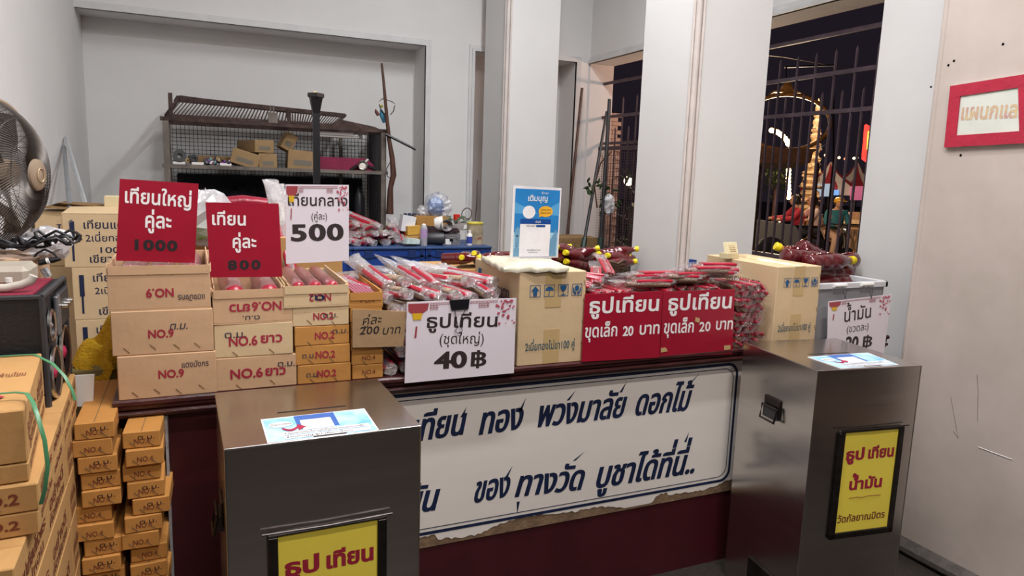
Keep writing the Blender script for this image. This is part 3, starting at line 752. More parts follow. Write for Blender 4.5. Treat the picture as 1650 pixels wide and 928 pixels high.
DKP = mat('dark_brown_print', '#35292b', .5, var=.03); GOLD = mat('lantern_gold_print', '#e0b52a', .4); LRED = mat('lantern_red_print', '#a8484e', .4, var=.1); PINKF = mat('blossom_pink_print', '#c05a6c', .4, var=.1)
def decor(s, q, Y, full=True):
    """red lantern, cornice and blossom print of the laminated price sheets; q = corners bl br tr tl"""
    P = [at(*p, Y=Y) for p in q]; bl_, br_, tr_, tl_ = P; k = Vector((0, -.0012, 0))
    def uv(u, v, e=0): return (tl_*(1-u)+tr_*u)*(1-v)+(bl_*(1-u)+br_*u)*v+k*(1+e)
    g = G(); g.poly([uv(.01, .02), uv(.19, .02), uv(.18, .10), uv(.13, .15), uv(.05, .15), uv(.012, .11)]); g.build('lantern_print', LRED, s)
    g = G(); g.poly([uv(.045, .14, .3), uv(.135, .14, .3), uv(.125, .22, .3), uv(.055, .22, .3)]); g.build('lantern_print', GOLD, s)
    g = G(); g.poly([uv(.080, .30), uv(.095, .30), uv(.088, .44), uv(.070, .44)])
    q_ = random.Random(5)
    for x in range(24):
        u = .20+x*.026
        if .38 < u < .56 and full: continue
        dep = 1 + (2 if abs(u-.22) < .05 or abs(u-.68) < .05 else 0)
        for j in range(dep):
            for a in ((0, 0, .020, .005), (0, .022, .020, .027), (0, 0, .004, .027), (.016, 0, .020, .014)):
                g.poly([uv(u+a[0], .02+j*.03+a[1]), uv(u+a[2], .02+j*.03+a[1]), uv(u+a[2], .02+j*.03+a[3]), uv(u+a[0], .02+j*.03+a[3])])
    g.build('ornament_print', LRED, s, kind='stuff')
    g = G()
    for x in range(34):
        a = q_.uniform(0, 1); u = .83+.14*a+q_.uniform(-.03, .02); v = .03+.30*q_.random()**1.3; 
        if v > .2 and u < .80: continue
        r = q_.uniform(.006, .016); g.poly([uv(u+r*math.cos(i*PI/3), v+1.3*r*math.sin(i*PI/3), .05*x) for i in range(6)])
    g.build('blossom_print', PINKF, s, kind='stuff')
q = ((461, 425), (562, 420), (562, 298), (460, 297))
s = sheet('price_sign', 'white laminated price sheet reading 500 standing in the NO.2 carton', 'sign', q, .003, PAPER, 2.16); w1 = on(2.16); decor(s, q, 2.16, False)
write(s, 'เทียนกลาง', (464, 331), (560, 332), (464, 317), DKP, .012, **w1); write(s, '(คู่ละ)', (502, 354), (527, 354), (502, 345), DKP, 0, **w1)
write(s, '500', (469, 388), (554, 386), (469, 362), DKP, .03, xh=.70, track=.05, an=1.4, **w1)
q = ((652, 617.5), (828, 601), (832, 480), (656, 487)); YS = 2.088
s = sheet('price_sign', 'white laminated price sheet reading 40 baht clipped at the counter front', 'sign', q, .003, PAPER, YS); w1 = on(YS); decor(s, q, YS)
write(s, 'ธูปเทียน', (687, 528), (801, 526), (687, 511), DKP, .016, **w1); write(s, '(ชุดใหญ่)', (708, 554), (779, 553), (708, 541), DKP, 0, **w1)
write(s, '40', (699, 594), (752, 591), (699, 568), DKP, .03, xh=.70, an=1.4, **w1); write(s, '฿', (758, 591), (783, 590), (758, 567), DKP, .018, xh=.70, an=1.0, **w1)
cl = thing('binder_clip', 'black binder clip gripping the top of the 40 baht sheet', 'clip', tuple(at(741, 500, Y=YS)))
G().prism([at(*p, Y=YS-.005) for p in ((725, 484), (757, 482), (755, 498), (728, 500))], (0, .010, 0)).build('jaw', BLACK, cl)
G().tube([at(*p, Y=YS-.006) for p in ((733, 500), (735, 512), (738, 527), (733, 533), (738, 537), (744, 537), (745, 531), (741, 526), (743, 512), (750, 499))], .0012, 6).build('wire_handle', BLACK, cl)
CB = mat('card_piece', '#a98a66', .85, var=.1, vs=6, bump=.15)
s = sheet('price_card', 'torn brown cardboard piece with handwritten price 200 baht', 'sign', ((568, 560), (650, 558), (655, 502), (568, 498)), .004, CB, 2.098); w1 = on(2.098)
write(s, 'คู่ละ', (584, 524), (614, 520), (584, 513), BLACKP, 0, shear=.25, **w1); write(s, '200', (579, 539), (610, 537), (580, 527), BLACKP, .012, xh=.70, shear=.15, track=.05, **w1); write(s, 'บาท', (616, 539), (644, 537), (617, 528), BLACKP, .0, shear=.2, **w1)
for k, (q, lab) in enumerate(((((937, 583), (1062, 576), (1068, 469), (943, 474)), 'left one of two crimson boards reading 20 baht small set'), (((1063, 577), (1180, 570), (1184, 466), (1069, 470)), 'right one of two crimson boards reading 20 baht small set, with tape scraps'))):
    s = sheet('price_sign', lab, 'sign', q, .004, SIGNRED, 2.095+k*.004); w1 = on(2.095+k*.004)
    if k == 0:
        write(s, 'ธูปเทียน', (949, 505), (1061, 500), (949, 486), WHITEP, .022, **w1); write(s, 'ขุดเล็ก', (942, 544), (994, 541), (942, 528), WHITEP, .018, **w1)
        write(s, '20', (1003, 541), (1020, 540), (1003, 526), WHITEP, .03, xh=.70, **w1); write(s, 'บาท', (1030, 539), (1062, 537), (1030, 524), WHITEP, .018, **w1)
    else:
        write(s, 'ธูปเทียน', (1076, 500), (1178, 496), (1076, 481), WHITEP, .022, **w1); write(s, 'ขุดเล็ก', (1069, 537), (1117, 535), (1069, 521), WHITEP, .018, **w1)
        write(s, '20', (1126, 534), (1144, 533), (1126, 519), WHITEP, .02, xh=.70, track=.04, **w1); write(s, 'บาท', (1153, 531), (1180, 530), (1153, 517), WHITEP, .018, **w1)
        for qq in (((1121, 511), (1128, 513), (1127, 520), (1120, 518)), ((1065, 561), (1073, 560), (1076, 566), (1065, 568)), ((1167, 557), (1177, 556), (1177, 563), (1167, 564))):
            G().prism([at(*p, Y=2.0975) for p in qq], (0, .0008, 0)).build('tape_scrap', TAPE, s)
q = ((1333, 553), (1424, 571), (1437, 474), (1335, 486)); YO = 2.085
s = sheet('price_sign', 'white laminated oil price sheet hanging from the plastic tub', 'sign', q, .002, PAPER, YO); w1 = on(YO); decor(s, q, YO, False)
write(s, 'น้ำมัน', (1360, 519), (1403, 511), (1359, 503), DKP, .01, **w1); write(s, '(ขวดละ)', (1364, 536), (1399, 531), (1364, 527), DKP, 0, **w1); write(s, '20', (1361, 561), (1382, 560), (1361, 543), DKP, .04, xh=.70, **w1); write(s, '฿', (1389, 560), (1404, 559), (1389, 542), DKP, .015, xh=.70, **w1)
# framed sign on the right wall
q = ((1525, 238), (1665, 230.5), (1668, 118), (1535, 139))
P = [at(*p, X=2.788) for p in q]; nx = Vector((-1, 0, 0))
t = thing('wall_sign', 'white paper sign with crimson cloth frame hung on the right wall', 'sign', tuple((P[0]+P[1])/2))
G().prism(P, nx*.010).build('board', mat('pale_sign_paper', '#d9dcd2', .6, var=.06, vs=3, col2='#c3c6bd'), t)
c = sum(P, Vector())/4; I = [p+(c-p).normalized()*.0 for p in P]
def lerp(a, b, k): return a*(1-k)+b*k
wf = .045; uu = (P[1]-P[0]).normalized(); vv = (P[3]-P[0]).normalized()
fo = [P[0], P[1], P[2], P[3]]; fi = [P[0]+uu*wf+vv*wf, P[1]-uu*wf+vv*wf, P[2]-uu*wf-vv*wf, P[3]+uu*wf-vv*wf]
for i in range(4):
    j = (i+1) % 4; G().prism([fo[i]+nx*.009, fo[j]+nx*.009, fi[j]+nx*.009, fi[i]+nx*.009], nx*.006).build('frame_strip', mat('crimson_cloth', '#b01a38', .7, var=.08, vs=12, bump=.3), t)
write(t, 'แผนกแลก', (1548, 193), (1655, 188), (1548, 174), mat('faded_pink_letter', '#b98f88', .7, var=.3, vs=20, col2='#cbb88a'), .03, P=P[0]+nx*.010, N=nx)

# ================================================================== POSTER STAND, CUSHION, DOORBELL
PU = mat('yellowed_foam', '#d9d2bc', .8, var=.15, vs=12, bump=.5, bs=30)
a, b, c_, d_ = (at(x, y, Z=1.243) for x, y in ((795, 437), (915, 432), (880, 416), (778, 419)))
g = G(); N_ = 10; V = []
bl_, br_, tr_, tl_ = at(812, 438, Z=1.243), at(917, 437, Z=1.243), at(872, 418, Z=1.243), at(776, 419, Z=1.243)
for k in (0, 1, 2):
    z = (0, .010, .018)[k]; ins = (0, -.03, .06)[k]
    for i in range(N_*4):
        e = i//N_; f = (i % N_)/N_; A_ = (bl_, br_, tr_, tl_)[e]; B_ = (br_, tr_, tl_, bl_)[e]; p = A_*(1-f)+B_*f; cc = (bl_+br_+tr_+tl_)/4
        p = cc+(p-cc)*(1-ins*.5+.012*math.sin(i*1.7+k)); V.append((p.x, p.y, 1.2405+z+.003*math.sin(i*2.1)))
n = N_*4; g.add(V, [tuple(reversed(range(n))), tuple(range(2*n, 3*n))] + [(k*n+i, k*n+(i+1) % n, (k+1)*n+(i+1) % n, (k+1)*n+i) for k in (0, 1) for i in range(n)])
solo(g, 'foam_pad', PU, 'crumpled yellowish wrapped pad lying on the pale carton', 'pad', smooth=60)
q = ((822, 416), (899, 415), (905, 303), (827, 299)); YQ = 2.33
s = sheet('poster_stand', 'blue donation poster in a clear acrylic stand on the pad', 'poster', q, .003, CARDW, YQ); P = [at(*p, Y=YQ) for p in q]; bl_, br_, tr_, tl_ = P
k = Vector((0, -.001, 0))
def puv(u, v, e=1): return (bl_*(1-u)+br_*u)*(1-v)+(tl_*(1-u)+tr_*u)*v+k*e
def prect(u0, u1, v0, v1, e=1): return [puv(u0, v0, e), puv(u1, v0, e), puv(u1, v1, e), puv(u0, v1, e)]
POB = mat('poster_blue', '#2f86cc', .35, var=.12, vs=4); POL = mat('poster_light_blue', '#a9d4ea', .35, var=.1); PON = mat('poster_navy', '#1f4c96', .35); POO = mat('poster_amber', '#f2b63a', .35)
G().poly(prect(.05, .97, .36, .965)).build('print', POB, s); G().poly(prect(.05, .97, .02, .36)).build('print', POL, s)
g = G(); g.poly([puv(.05, .78, 1.4), puv(.55, .62, 1.4), puv(.05, .62, 1.4)]); g.poly([puv(.97, .80, 1.4), puv(.55, .62, 1.4), puv(.97, .60, 1.4)]); g.build('light_ray_print', mat('poster_mid_blue', '#5ba7dc', .35), s)
g = G()
for u, v, ww, hh in ((.06, .03, .12, .10), (.08, .16, .08, .12), (.07, .30, .11, .10), (.80, .03, .14, .22), (.88, .24, .07, .12)):
    g.poly([puv(u, v, 1.6), puv(u+ww, v, 1.6), puv(u+ww, v+hh, 1.6), puv(u+ww/2, v+hh*1.4, 1.6), puv(u, v+hh, 1.6)])
g.build('skyline_print', mat('poster_skyline', '#6f9ec0', .35), s, kind='stuff')
G().poly(prect(.17, .80, .02, .50, 2)).build('print', CARDW, s); G().poly(prect(.17, .80, .48, .55, 2.4)).build('print', PON, s)
g = G(); g.poly([puv(.685+.15*math.cos(i*PI/8), .66+.078*math.sin(i*PI/8), 2) for i in range(16)]); g.poly([puv(.55, .62, 2), puv(.55, .575, 2), puv(.62, .60, 2)]); g.build('speech_bubble_print', POO, s)
g = G(); g.poly([puv(.34+.13*math.cos(i*PI/8), .645+.092*math.sin(i*PI/8), 2) for i in range(16)]); g.build('print', CARDW, s)
G().poly(prect(.50, .69, .437, .468, 2.4)).build('print', PON, s)
hh = (tl_-bl_).length; ux = (br_-bl_).normalized(); vx = (tl_-bl_).normalized(); ww = (br_-bl_).length
g = G(); letters(g, 'เติมบุญ', puv(.31, .80, 2), ux, vx, ww*.40, hh*.065, .01); letters(g, 'ร่วม', puv(.58, .905, 2), ux, vx, ww*.14, hh*.022); letters(g, 'บัญชี', puv(.48, .50, 3), ux, vx, ww*.11, hh*.02)
g.build('lettering', WHITEP, s)
g = G(); letters(g, 'สแกนจ่าย', puv(.59, .67, 2.4), ux, vx, ww*.20, hh*.022); letters(g, 'ได้ทุกธนาคาร', puv(.575, .625, 2.4), ux, vx, ww*.22, hh*.022); letters(g, 'พร้อมเพย์', puv(.30, .442, 2.4), ux, vx, ww*.18, hh*.02)
letters(g, 'สแกนเพื่อร่วมทำบุญ', puv(.33, .105, 2.4), ux, vx, ww*.28, hh*.014); letters(g, 'ขออนุโมทนา', puv(.36, .075, 2.4), ux, vx, ww*.2, hh*.014); g.build('lettering', BLACKP, s)
G().box((bl_.x+br_.x)/2-.06, (bl_.x+br_.x)/2+.06, YQ-.02, YQ+.05, bl_.z-.004, bl_.z+.001).build('base', CLEARB, s)
# cream doorbell box
A = at(1172, 417, Z=1.236); t = thing('wireless_doorbell', 'small cream plastic doorbell receiver on the right carton', 'doorbell', tuple(A), .1)
M = Matrix.Translation(A) @ Matrix.Rotation(.15, 4, 'Z')
g = G(); g.M = M; g.prism([(0, 0, 0), (.072, 0, 0), (.072, 0, .022), (0, 0, .022)], (0, .045, 0)); g.build('base', CREAM, t)
g = G(); g.M = M; g.prism([(.004, .004, .022), (.070, .004, .022), (.084, .028, .066), (.018, .028, .066)], (0, .018, 0)); g.build('housing', CREAM, t)
g = G(); g.M = M
for i in range(4): g.prism([(.022+i*.001, .008+.0045*i, .030+.007*i), (.060+i*.001, .008+.0045*i, .030+.007*i), (.060+i*.001, .0085+.0045*i, .0325+.007*i), (.022+i*.001, .0085+.0045*i, .0325+.007*i)], (0, -.002, 0))
g.build('speaker_slot', TAPE, t, kind='stuff')
g = G(); g.M = M; g.tube([(.072, .02, .02), (.085, .02, .03), (.090, .03, .014), (.080, .03, .008)], .003, 6); g.build('plug', WHITE, t)

# ================================================================== PACKETS OF INCENSE AND CANDLES
def packet(name, label, L, rc, rb, group, seed, nc=2):
    q = random.Random(seed); t = thing(name, label, 'incense packet', (0, 0, 0), 0, group)
    for i in range(nc):
        x = (i-(nc-1)/2)*rc*2.15
        G().lathe([(1e-6, -.0), (rc*.6, .0008), (rc*.95, rc*.5), (rc, rc), (rc*.94, L*(.58 if nc == 2 else .72))], 8, (x, q.uniform(0, .012), rb*1.0+rc*.9), (0, 1, .0)).build('candle', RED, t, 60, world=False)
    G().tube([(0, .004+q.uniform(0, .01), rb*.55), (0, L*.4, rb*.62), (0, L*.9, rb*.6)], [rc*nc*1.0, rc*nc*1.04, rc*nc*.8], 10, True, .55).build('incense_bundle', STICK, t, 60, world=False)
    n = 8; V = []; F = []; seg = 10; top = rb*1.3+rc*1.4
    for i in range(n+1):
        f = i/n; y = -.012+(L*1.18+.012)*f
        k = 1.0 if f < .72 else max(.18, 1-(f-.72)*2.6)
        for j in range(seg):
            th = 2*PI*j/seg; e = 1+q.uniform(-.13, .13)
            V.append((rc*nc*1.22*math.cos(th)*e*(.9+.35*max(0, f-.6)*2), y+q.uniform(-.003, .003), max(.0004, top/2+top/2*1.08*math.sin(th)*e*k)))
    for i in range(n):
        for j in range(seg):
            kk = (j+1) % seg; F.append((i*seg+j, i*seg+kk, (i+1)*seg+kk, (i+1)*seg+j))
    if nc == 2: F.append(tuple(range(seg)))
    G().add(V, F).build('cellophane', CELLO if nc == 2 else CELLR, t, None, world=False)
    G().tube([(rc*nc*1.1*math.cos(a*PI/5), L*.33, top/2+top*.52*math.sin(a*PI/5)) for a in range(11)], .0012, 4, False).build('rubber_band', REDP, t, world=False)
    return t
big = [packet('incense_packet', 'large cellophane packet of red candles and incense in the counter heap', .34, .0105, .015, 'large incense and candle packets heaped on the counter', 11+i) for i in range(2)]
for b_ in big: snapshot(b_)
first = [True, True]
def put(i, loc, rot, lab=None, grp=None):
    if abs(rot[1]) > 2: loc = (loc[0], loc[1], loc[2]+.043)
    if first[i] and grp is None:
        first[i] = False; big[i].location = loc; big[i].rotation_euler = rot; big[i]['label'] = lab; return big[i]
    return dup(big[i], loc, rot, lab, grp or 'large incense and candle packets heaped on the counter')
ROW = ['bottom', 'second', 'third', 'fourth', 'fifth']
for layer in range(5):
    k = 0
    for c in range(9):
        z = ZT+.001+layer*.044
        x = .560 + (c+.5*(layer % 2))*.048 + R.uniform(-.006, .006)
        if x > .955: continue
        tilt = R.uniform(-.02, .05) + (.06 if layer > 2 else 0); k += 1
        put((c+layer) % 2, (x, 2.120+R.uniform(0, .035)+(layer > 3)*.015, z+R.uniform(0, .004)), (tilt, R.choice((0, PI))+R.uniform(-.5, .5), R.uniform(-.10, .10) if layer < 3 else R.uniform(-.05, .30)),
            'large cellophane packet, %s from the left in the %s row of the counter heap' % (ORD[k-1] if k > 1 else 'first', ROW[layer]))
for c in range(16):       # loose ones on top, slewed
    put(c % 2, (.565+(c % 8)*.052+R.uniform(-.012, .012), 2.14+R.uniform(0, .05)+.05*(c > 7), ZT+.218+R.uniform(0, .012)+(.030 if c > 7 else 0)), (R.uniform(.02, .14), (0, PI)[c in (1, 4, 9, 13)]+R.uniform(-.6, .6), R.uniform(.02, .55)),
        'loose slewed large packet, %s from the left on top of the counter heap' % (ORD[c] if c else 'first'))
# heap on the blue crates far behind
for layer in range(3):
    for c in range(9-2*layer):
        put((c+layer) % 2, (.74+(c+layer)*.045+R.uniform(-.01, .01), 3.93+R.uniform(0, .06), 1.146+layer*.042), (R.uniform(.1, .5), R.choice((0, PI))+R.uniform(-.6, .6), R.uniform(-.1, .6)),
            'large red incense packet, %s from the left in the %s row of the far heap' % (ORD[c] if c else 'first', ROW[layer]), 'large packets heaped on the blue crates')
for c, (pa, pb) in enumerate((((462, 420), (438, 316)), ((470, 430), (448, 322)), ((476, 425), (456, 330)))):
    A = at(*pa, Y=2.78+.02*c); B = at(*pb, Y=2.90+.02*c); d = (B-A).normalized(); A = B-d*.34
    put(c % 2, tuple(A), d.to_track_quat('Y', 'Z').to_euler(), '%s large packet leaning upright behind the 500 price sheet' % ('left', 'middle', 'right')[c], 'packets leaning behind the 500 price sheet')
small = [packet('small_incense_packet', 'small cellophane packet of thin red candles in the counter pile', .20, .0068, .010, 'small incense and candle packets piled on the counter', 31+i, 3) for i in range(2)]
for b_ in small: snapshot(b_)
fs = [True, True]
def puts(i, loc, rot, lab):
    if fs[i]: fs[i] = False; small[i].location = loc; small[i].rotation_euler = rot; small[i]['label'] = lab
    else: dup(small[i], loc, rot, lab)
for layer in range(9):      # stack seen end-on beside the right carton
    for c in range(4):
        puts((c+layer) % 2, (1.918+(c+.4*(layer % 2))*.036+R.uniform(-.006, .006), 2.108+R.uniform(0, .02), ZT+.002+layer*.028), (R.uniform(-.05, .08), R.uniform(-.8, .8), R.uniform(-.25, .25)), 'small packet, %s from the left, level %s of the end-on pile beside the right carton' % (ORD[c] if c else 'first', ORD[layer] if layer else 'first'))
for layer in range(3):      # hidden rows behind the crimson boards, topmost ones in view
    for c in range(15):
        z = ZT+.165+layer*.028; x = 1.255+c*.043+R.uniform(-.008, .008)
        if layer == 2 and 4 < c < 7: continue
        puts((c+layer) % 2, (x, 2.115+R.uniform(0, .06), z), (R.uniform(-.02, .06), R.uniform(-.4, .4), R.uniform(-.5, .5)), 'small packet, %s from the left in row %s behind the crimson boards' % (ORD[c] if c else 'first', ORD[layer] if layer else 'first'))
for c in range(12):         # lying along the counter on top
    x = 1.50+.036*c+R.uniform(-.01, .01)
    puts(c % 2, (x+.1, 2.13+.03*(c % 4)+R.uniform(0, .02), ZT+.252+.012*(c % 3)+(.02 if c > 7 else 0)), (0, R.uniform(-.3, .3), PI/2+R.uniform(-.3, .3)), 'small packet lying sideways over the crimson boards, %s from the left' % (ORD[c] if c else 'first'))
for c in range(5):
    puts(c % 2, (1.27+.03*c, 2.14+.02*c, ZT+.245+.008*c), (R.uniform(0, .3), R.uniform(-.3, .3), R.uniform(-.6, .9)), 'small tilted packet beside the poster carton, %s from the left' % (ORD[c] if c else 'first'))

# support tray under the raised rows behind the boards
t = carton('low brown tray carton behind the two crimson boards', (1.565, 2.108, ZT), .64, .30, .163, 0, BROWN, staples=0)
# ================================================================== OIL BOTTLES AND TUB AT THE RIGHT
def bottle(name, label, group, s=1.):
    t = thing(name, label, 'bottle', (0, 0, 0), 0, group)
    pr = [(1e-6, 0), (.030, .001), (.036, .008), (.037, .05), (.034, .058), (.037, .066), (.037, .10), (.034, .108), (.037, .116), (.036, .150), (.028, .185), (.016, .210), (.014, .222)]
    G().lathe([(r*s, z*s) for r, z in pr], 18).build('body', OIL, t, 50, world=False)
    G().lathe([(.0142*s, .222*s), (.0142*s, .232*s)], 14).build('neck', mat('clear_neck', '#b8863a', .2, var=.1, coat=.5), t, 50, world=False)
    G().lathe([(.0165*s, .230*s), (.0172*s, .232*s), (.0172*s, .250*s), (.015*s, .253*s), (1e-6, .253*s)], 16).build('cap', YCAP, t, 40, world=False)
    return t
ob = bottle('oil_bottle', 'dark red oil bottle whose yellow cap points left, on the tub heap', None, 1.15); snapshot(ob)
def lay(a, b, lab, first=False, grp=None, src=None, sc=1.):
    """bottle lying with its base at a and cap towards b"""
    d = (b-a).normalized(); rot = d.to_track_quat('Z', 'Y').to_euler(); src = src or ob
    if first: src.location = a; src.rotation_euler = rot; src['label'] = lab; return src
    return dup(src, a, rot, lab, grp, (sc,)*3)
YB_ = 2.42
lay(at(1340, 436, Y=2.36), at(1256, 399, Y=2.46), 'dark red oil bottle whose yellow cap points left, on the tub heap', True)
lay(at(1288, 398, Y=2.52), at(1345, 428, Y=2.52), 'dark red oil bottle lying highest with its round base to the left')
lay(at(1264, 413, Y=2.40), at(1330, 418, Y=2.40), 'dark red oil bottle lying along the top edge of the right carton')
lay(at(1300, 425, Y=2.32), at(1366, 420, Y=2.32), 'dark red oil bottle whose yellow cap points right')
lay(at(1368, 438, Y=2.36), at(1300, 442, Y=2.36), 'dark red oil bottle lying under the one with the right-pointing cap')
lay(at(1378, 418, Y=2.56), at(1330, 428, Y=2.56), 'dark red oil bottle half hidden at the back of the tub heap')
lay(at(1375, 455, Y=2.34), at(1310, 458, Y=2.34), 'dark red oil bottle just inside the open tub')
lay(at(1380, 458, Y=2.48), at(1310, 462, Y=2.48), 'dark red oil bottle inside the open tub at the back')
tub = thing('plastic_tub', 'translucent grey storage tub full of oil bottles at the counter end', 'tub', (2.56, 2.35, ZT))
x0, x1, yy0, yy1, zt_ = 2.33, 2.745, 2.14, 2.60, 1.135
g = G()
for a, b, c_, d_ in ((x0, x1, yy0, yy0+.004), (x0, x1, yy1-.004, yy1), (x0, x0+.004, yy0, yy1), (x1-.004, x1, yy0, yy1)): g.box(a, b, c_, d_, ZT+.004, zt_)
g.box(x0, x1, yy0, yy1, ZT, ZT+.004); g.build('body', mat('grey_tub', '#a5a5a8', .3, var=.05, alpha=.75), tub)
g = G()
for a, b, c_, d_ in ((x0-.012, x1+.012, yy0-.012, yy0+.006), (x0-.012, x1+.012, yy1-.006, yy1+.012), (x0-.012, x0+.006, yy0-.012, yy1+.012), (x1-.006, x1+.012, yy0-.012, yy1+.012)): g.box(a, b, c_, d_, zt_-.004, zt_+.022, .003)
g.build('rim', mat('pale_tub_rim', '#d6d6da', .3, var=.04), tub)
for x in (2.46, 2.62): G().tube([(x-.035, yy0-.018, zt_+.012), (x+.035, yy0-.018, zt_+.012)], .008, 8).build('clamp', WHITE, tub, 40)
for px in (1362, 1404):
    A = at(px, 470, Y=2.085); cl = thing('wire_clip', 'thin wire clip holding the oil price sheet, %s one' % ('left' if px < 1380 else 'right'), 'clip', tuple(A))
    G().tube([A+Vector((-.012, .04, .018)), A+Vector((-.014, 0, .006)), A+Vector((0, -.004, -.028)), A+Vector((.006, 0, .010)), A+Vector((.010, .04, .020))], .0014, 6).build('wire', DGREY, cl)

# ================================================================== BOTTLES BEHIND THE COUNTER (in wicker baskets on a low table)
tb = thing('side_table', 'dark wooden table behind the counter carrying baskets of oil bottles', 'table', (1.80, 3.36, 0))
G().box(1.35, 2.08, 2.95, 3.78, 1.00, 1.03, .004).build('tabletop', DKWOOD, tb)
for x in (1.39, 2.04):
    for y in (2.99, 3.74): G().box(x-.025, x+.025, y-.025, y+.025, 0, 1.0).build('leg', DKWOOD, tb)
WICK = mat('wicker', '#5c4330', .7, var=.3, vs=30, bump=.4)
def basket(label, c, rx, ry, h):
    t = thing('wicker_basket', label, 'basket', c)
    g = G(); q = random.Random(int(c[0]*100))
    for k in range(9):
        z = h*(k+.5)/9; f = .82+.18*k/8
        g.tube([(rx*f*math.cos(a*PI/12), ry*f*math.sin(a*PI/12), z+q.uniform(-.004, .004)+.006*math.sin(a*2.3+k)) for a in range(25)], .0085, 5, False)
    g.build('wickerwork', WICK, t, world=False, kind='stuff')
    G().lathe([(1e-6, 0), (.8, 0), (.80, .01), (1e-6, .01)], 20, (0, 0, 0), (0, 0, 1), rx, ry).build('bottom', WICK, t, world=False); return t
basket('wicker basket of oil bottles nearest the big pillar', (1.93, 3.13, 1.031), .13, .12, .12)
basket('wicker basket of oil bottles left of the one by the pillar', (1.64, 3.13, 1.031), .14, .12, .12)
q = random.Random(9); k = 0
for (cx, n) in ((1.64, 11), (1.93, 7)):
    for i in range(n):
        a = Vector((cx+q.uniform(-.10, .10), 3.10+q.uniform(-.08, .10), 1.13+.022*(i//3)+q.uniform(0, .015)))
        th = q.uniform(-.3, .5) + (PI if q.random() < .5 else 0); d = Vector((math.cos(th), math.sin(th)*.5-.35, q.uniform(.05, .45))).normalized()
        lay(a-d*.10, a+d*.12, '%s oil bottle counted from below in the %s basket behind the counter' % (ORD[i] if i else 'first', 'left' if cx < 1.8 else 'right'), grp='oil bottles heaped in the %s wicker basket' % ('left' if cx < 1.8 else 'right'), sc=.72)
for i in range(4):
    A = at(776-i*2, 433-i*7, Y=2.75); 
lt = carton('brown carton standing behind the large packet heap, holding small bottles', (1.15, 2.78, 0), .46, .30, 1.16, 0, BROWN, staples=0)
for i in range(7):
    a = Vector((1.02+.05*i, 2.84+q.uniform(-.02, .05), 1.20)); d = Vector((q.uniform(-1, 1), q.uniform(-1, -.2), q.uniform(0, .3))).normalized()
    lay(a-d*.07, a+d*.1, 'small oil bottle behind the large packet heap, %s from the left' % (ORD[i] if i else 'first'), grp='bottles on the carton behind the packet heap', sc=.6)
# brown rounded sack and green folder behind the crimson boards
g = G().ball(at(1030, 465, Y=2.50), .085, 16, 10, .42, .05, 1.3, 1.); solo(g, 'brown_sack', mat('brown_sack_cloth', '#7a5440', .9, var=.2, vs=14, bump=.5), 'brown cloth sack slumped behind the crimson boards', 'sack', smooth=60, origin=at(1030, 476, Y=2.50))
g = G().prism([at(*p, Y=2.40) for p in ((1008, 474), (1045, 474), (1042, 463), (1012, 458))], (0, .10, .0)); solo(g, 'green_pouch', mat('lime_green_plastic', '#78b04a', .4), 'lime green pouch tucked before the brown sack', 'pouch')
g = G().prism([at(*p, Y=2.60) for p in ((1098, 521), (1107, 521), (1123, 419), (1115, 418))], (0, .02, 0)); solo(g, 'blue_folder', BLUE, 'thin blue folder standing left of the right carton', 'folder')

# ================================================================== BLUE CRATES WITH CLUTTER
def zt(px, py, Y): return at(px, py, Y=Y).z
Y0 = 3.86; ZC = 1.142
tb = thing('back_table', 'low table under the blue folding crates', 'table', (1.1, 4.1, 0))
G().box(.20, 1.66, 3.84, 4.34, .72, .75, .004).build('tabletop', DKWOOD, tb)
for x in (.24, 1.62):
    for y in (3.88, 4.30): G().box(x-.025, x+.025, y-.025, y+.025, 0, .72).build('leg', DKWOOD, tb)
xs = [.25, .785, 1.195, 1.60]
CRN = ['leftmost blue folding crate, mostly hidden behind the signs', 'blue folding crate under the far packet heap', 'blue folding crate nearest the left pillar']
for i in range(3):
    a, b = xs[i]+.002, xs[i+1]-.002; c = thing('folding_crate', CRN[i], 'crate', ((a+b)/2, 4.08, .75))
    g = G(); g.box(a, b, Y0+.006, Y0+.02, .75, ZC-.012); g.box(a, b, 4.29, 4.30, .75, ZC-.012); g.box(a, a+.014, Y0+.02, 4.29, .75, ZC-.012); g.box(b-.014, b, Y0+.02, 4.29, .75, ZC-.012); g.box(a, b, Y0+.02, 4.29, .75, .76)
    g.build('body', BLUE, c)
    G().box(a-.001, b+.001, Y0-.004, 4.305, ZC-.012, ZC, .002).build('lid', mat('crate_lid', '#2a4a7e', .5, var=.2, vs=9), c)
    g = G()
    for x in (a+.012, b-.03): g.box(x, x+.018, Y0, Y0+.008, .76, ZC-.014)
    g.box(a, b, Y0, Y0+.008, ZC-.056, ZC-.046); g.build('rib', NAVYPL, c)
    for x in (a+.06, b-.10):
        G().box(x, x+.045, Y0-.001, Y0+.004, ZC-.062, ZC-.018, .002).build('latch', NAVYPL, c)
ZC += .001
def P3(px, py, Y, dz=None):
    p = at(px, py, Y=Y)
    if dz is not None: p.z = dz
    return p
def lat(name, label, cat, px, Y, prof, m, ax=(0, 0, 1), parts=None, z=None, seg=18):
    p = at(px, 400, Y=Y); p.z = ZC if z is None else z; t = thing(name, label, cat, tuple(p))
    for nm, pr, mm in ([('body', prof, m)] + (parts or [])): G().lathe(pr, seg, (0, 0, 0), ax).build(nm, mm, t, 45, world=False)
    return t
